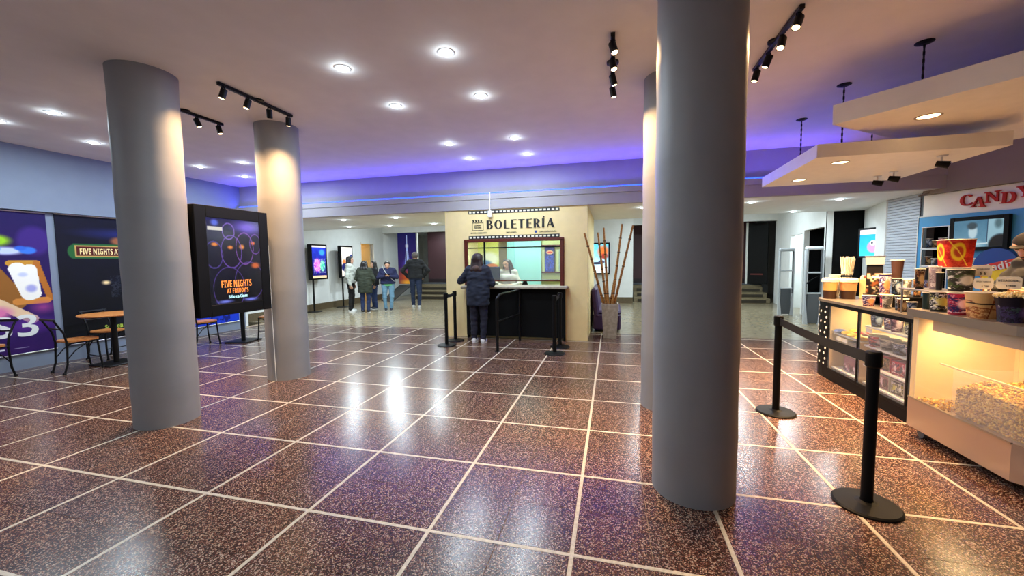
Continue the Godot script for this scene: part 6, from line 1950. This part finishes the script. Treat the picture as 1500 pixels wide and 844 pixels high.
func people() -> void:
	make_parts()
	# customer at the ticket window, back to the camera
	var c := person("woman in navy coat and white shoes standing at the ticket window", Vector3(-2.47, 0, -7.12), PI - 0.05, {"height": 1.72, "wide": 1.08, "top": Color8(24, 30, 48), "bottom": Color8(24, 24, 42), "shoe": Color8(232, 232, 236), "hair": Color8(40, 22, 24), "hair_length": 0.34, "hem": 0.72, "puff": 0.03, "collar": 1, "top_name": "coat", "arms": [[Vector3(-0.27, 1.13, 0.03), Vector3(-0.16, 1.14, 0.26)], [Vector3(0.36, 1.17, -0.02), Vector3(0.27, 1.20, 0.22)]]})
	var g := field_mesh([[Vector3(-0.13, 1.43, -0.03), Vector3(0.0, 1.42, -0.10), 0.045, 0.045], [Vector3(0.13, 1.43, -0.03), Vector3(0.0, 1.42, -0.10), 0.045, 0.045]], 0.012, 0.02)
	var fm := textured(noise_tex(128, 0.15, [[0.0, Color8(50, 36, 32)], [1.0, Color8(120, 92, 80)]]), 0.1, 0.95, Color.WHITE, false)
	part("fur_collar", g, fm, c).basis = Basis.from_scale(Vector3.ONE * 1.01)
	# cashier behind the window
	person("cashier with dark hair and white blouse behind the ticket window", Vector3(-2.2, 0, -8.32), 0.15, {"height": 1.60, "top": Color8(186, 184, 180), "bottom": Color8(40, 40, 46), "shoe": Color8(30, 30, 30), "hair": Color8(38, 28, 24), "hair_length": 0.26, "hem": 0.85, "top_name": "blouse", "puff": 0.022, "look": Vector3(0.05, -0.55, 0.12), "arms": [[Vector3(-0.28, 1.12, 0.06), Vector3(-0.14, 1.11, 0.28)], [Vector3(0.28, 1.12, 0.06), Vector3(0.14, 1.11, 0.28)]]})
	# the group by the far left wall
	var w := person("woman in white hoodie and black trousers with long black hair", Vector3(-8.02, 0, -10.85), 2.0, {"height": 1.78, "top": Color8(176, 180, 172), "bottom": Color8(18, 18, 20), "shoe": Color8(230, 230, 228), "hair": Color8(20, 16, 16), "hair_length": 0.34, "hem": 0.88, "top_name": "hoodie", "puff": 0.035, "arms": [[Vector3(-0.26, 1.10, -0.04), Vector3(-0.26, 0.84, 0.04)], [Vector3(0.26, 1.10, -0.04), Vector3(0.27, 0.84, 0.03)]]})
	person("person in olive parka and jeans turned away beside the white hoodie", Vector3(-7.46, 0, -10.78), PI + 0.3, {"height": 1.62, "wide": 1.05, "top": Color8(44, 50, 38), "bottom": Color8(32, 46, 84), "shoe": Color8(28, 28, 30), "hair": Color8(22, 18, 18), "hair_length": 0.24, "hem": 0.66, "top_name": "parka", "puff": 0.04, "collar": 1, "arms": [[Vector3(-0.28, 1.12, 0.0), Vector3(-0.2, 0.98, 0.2)], [Vector3(0.28, 1.12, 0.0), Vector3(0.2, 0.98, 0.2)]]})
	person("dark-haired person in jeans half hidden behind the olive parka", Vector3(-7.70, 0, -11.62), -0.6, {"height": 1.62, "top": Color8(30, 30, 34), "bottom": Color8(44, 62, 104), "shoe": Color8(40, 44, 56), "hair": Color8(26, 18, 18), "hair_length": 0.3, "hem": 0.86, "puff": 0.02})
	var p := person("woman in navy sweater and light jeans looking at her phone", Vector3(-6.98, 0, -11.3), 0.5, {"height": 1.60, "wide": 1.28, "top": Color8(22, 26, 66), "bottom": Color8(104, 142, 168), "shoe": Color8(30, 34, 46), "hair": Color8(28, 20, 20), "hair_style": "tied", "hem": 0.93, "top_name": "sweater", "puff": 0.035, "look": Vector3(0.3, 0, 0), "arms": [[Vector3(-0.31, 1.14, 0.02), Vector3(-0.09, 1.19, 0.24)], [Vector3(0.31, 1.14, 0.02), Vector3(0.09, 1.19, 0.24)]], "hand_dir": [Vector3(1, 0.25, 0.25), Vector3(-1, 0.25, 0.25)], "palm": [Vector3(0, 0.9, -0.4), Vector3(0, 0.9, -0.4)]})
	g = field_mesh([[Vector3(-0.09, 0.91, -0.01), Vector3(0.09, 0.91, -0.01), 0.125, 0.125]], 0.015, 0.02)
	for j in g.v.size(): g.v[j].y = clampf(g.v[j].y, 0.86, 0.96)
	part("shirt_hem", g, cloth_mat(Color8(110, 196, 130)), p).basis = Basis.from_scale(Vector3.ONE * 0.94)
	g = G.new()
	var q := [Vector3(-0.14, 1.46, 0.0), Vector3(-0.13, 1.39, 0.10), Vector3(-0.05, 1.24, 0.165), Vector3(0.1, 1.06, 0.165), Vector3(0.2, 0.95, 0.08)]
	g.tube(q, 0.008, 6)
	part("bag_strap", g, mat(Color8(200, 204, 206), 0.7), p)
	var ph := thing("phone", "phone held by the woman in the navy sweater", "phone", Vector3(-6.98, 1.19, -11.3) + Basis(Vector3.UP, 0.5) * Vector3(0, -0.02, 0.265), 0.5)
	g = G.new(); g.cbox(Vector3(0, 0, 0), Vector3(0.15, 0.075, 0.009), 0.003, Basis(Vector3.RIGHT, 0.7)); part("casing", g, M.black, ph)
	g = G.new(); g.box(Basis(Vector3.RIGHT, 0.7) * Vector3(0, 0, -0.005), Vector3(0.14, 0.066, 0.001), Basis(Vector3.RIGHT, 0.7)); part("screen", g, glow(Color8(210, 225, 240), 0.8), ph)
	person("man in black jacket and jeans seen from behind, hands at his pockets", Vector3(-6.47, 0, -12.2), PI + 0.4, {"height": 1.90, "wide": 1.1, "top": Color8(20, 21, 25), "bottom": Color8(34, 46, 74), "shoe": Color8(226, 226, 226), "hair": Color8(84, 74, 70), "hair_style": "short", "hem": 0.9, "puff": 0.035, "collar": 1, "arms": [[Vector3(-0.38, 1.14, -0.06), Vector3(-0.22, 0.93, 0.06)], [Vector3(0.38, 1.14, -0.06), Vector3(0.22, 0.93, 0.06)]], "hand_dir": [Vector3(0.3, -1, 0.2), Vector3(-0.3, -1, 0.2)], "step": [Vector3(0, 0.0, 0.0), Vector3(0, 0.0, 0.1)]})
	# attendant behind the candy counter
	person("bearded attendant in black with a dark hat leaning over the counter", Vector3(3.93, 0, -4.78), -PI / 2 + 0.35, {"height": 1.80, "top": Color8(20, 20, 22), "bottom": Color8(30, 30, 34), "shoe": Color8(30, 30, 30), "hair": Color8(30, 22, 20), "hair_style": "short", "beard": 1.0, "head_off": Vector3(0, -0.03, 0.16), "cap": Color8(18, 14, 14), "look": Vector3(0.35, 0.05, 0), "hem": 0.86, "puff": 0.025, "arms": [[Vector3(-0.28, 1.14, 0.08), Vector3(-0.16, 1.16, 0.34)], [Vector3(0.28, 1.14, 0.08), Vector3(0.14, 1.16, 0.34)]]})
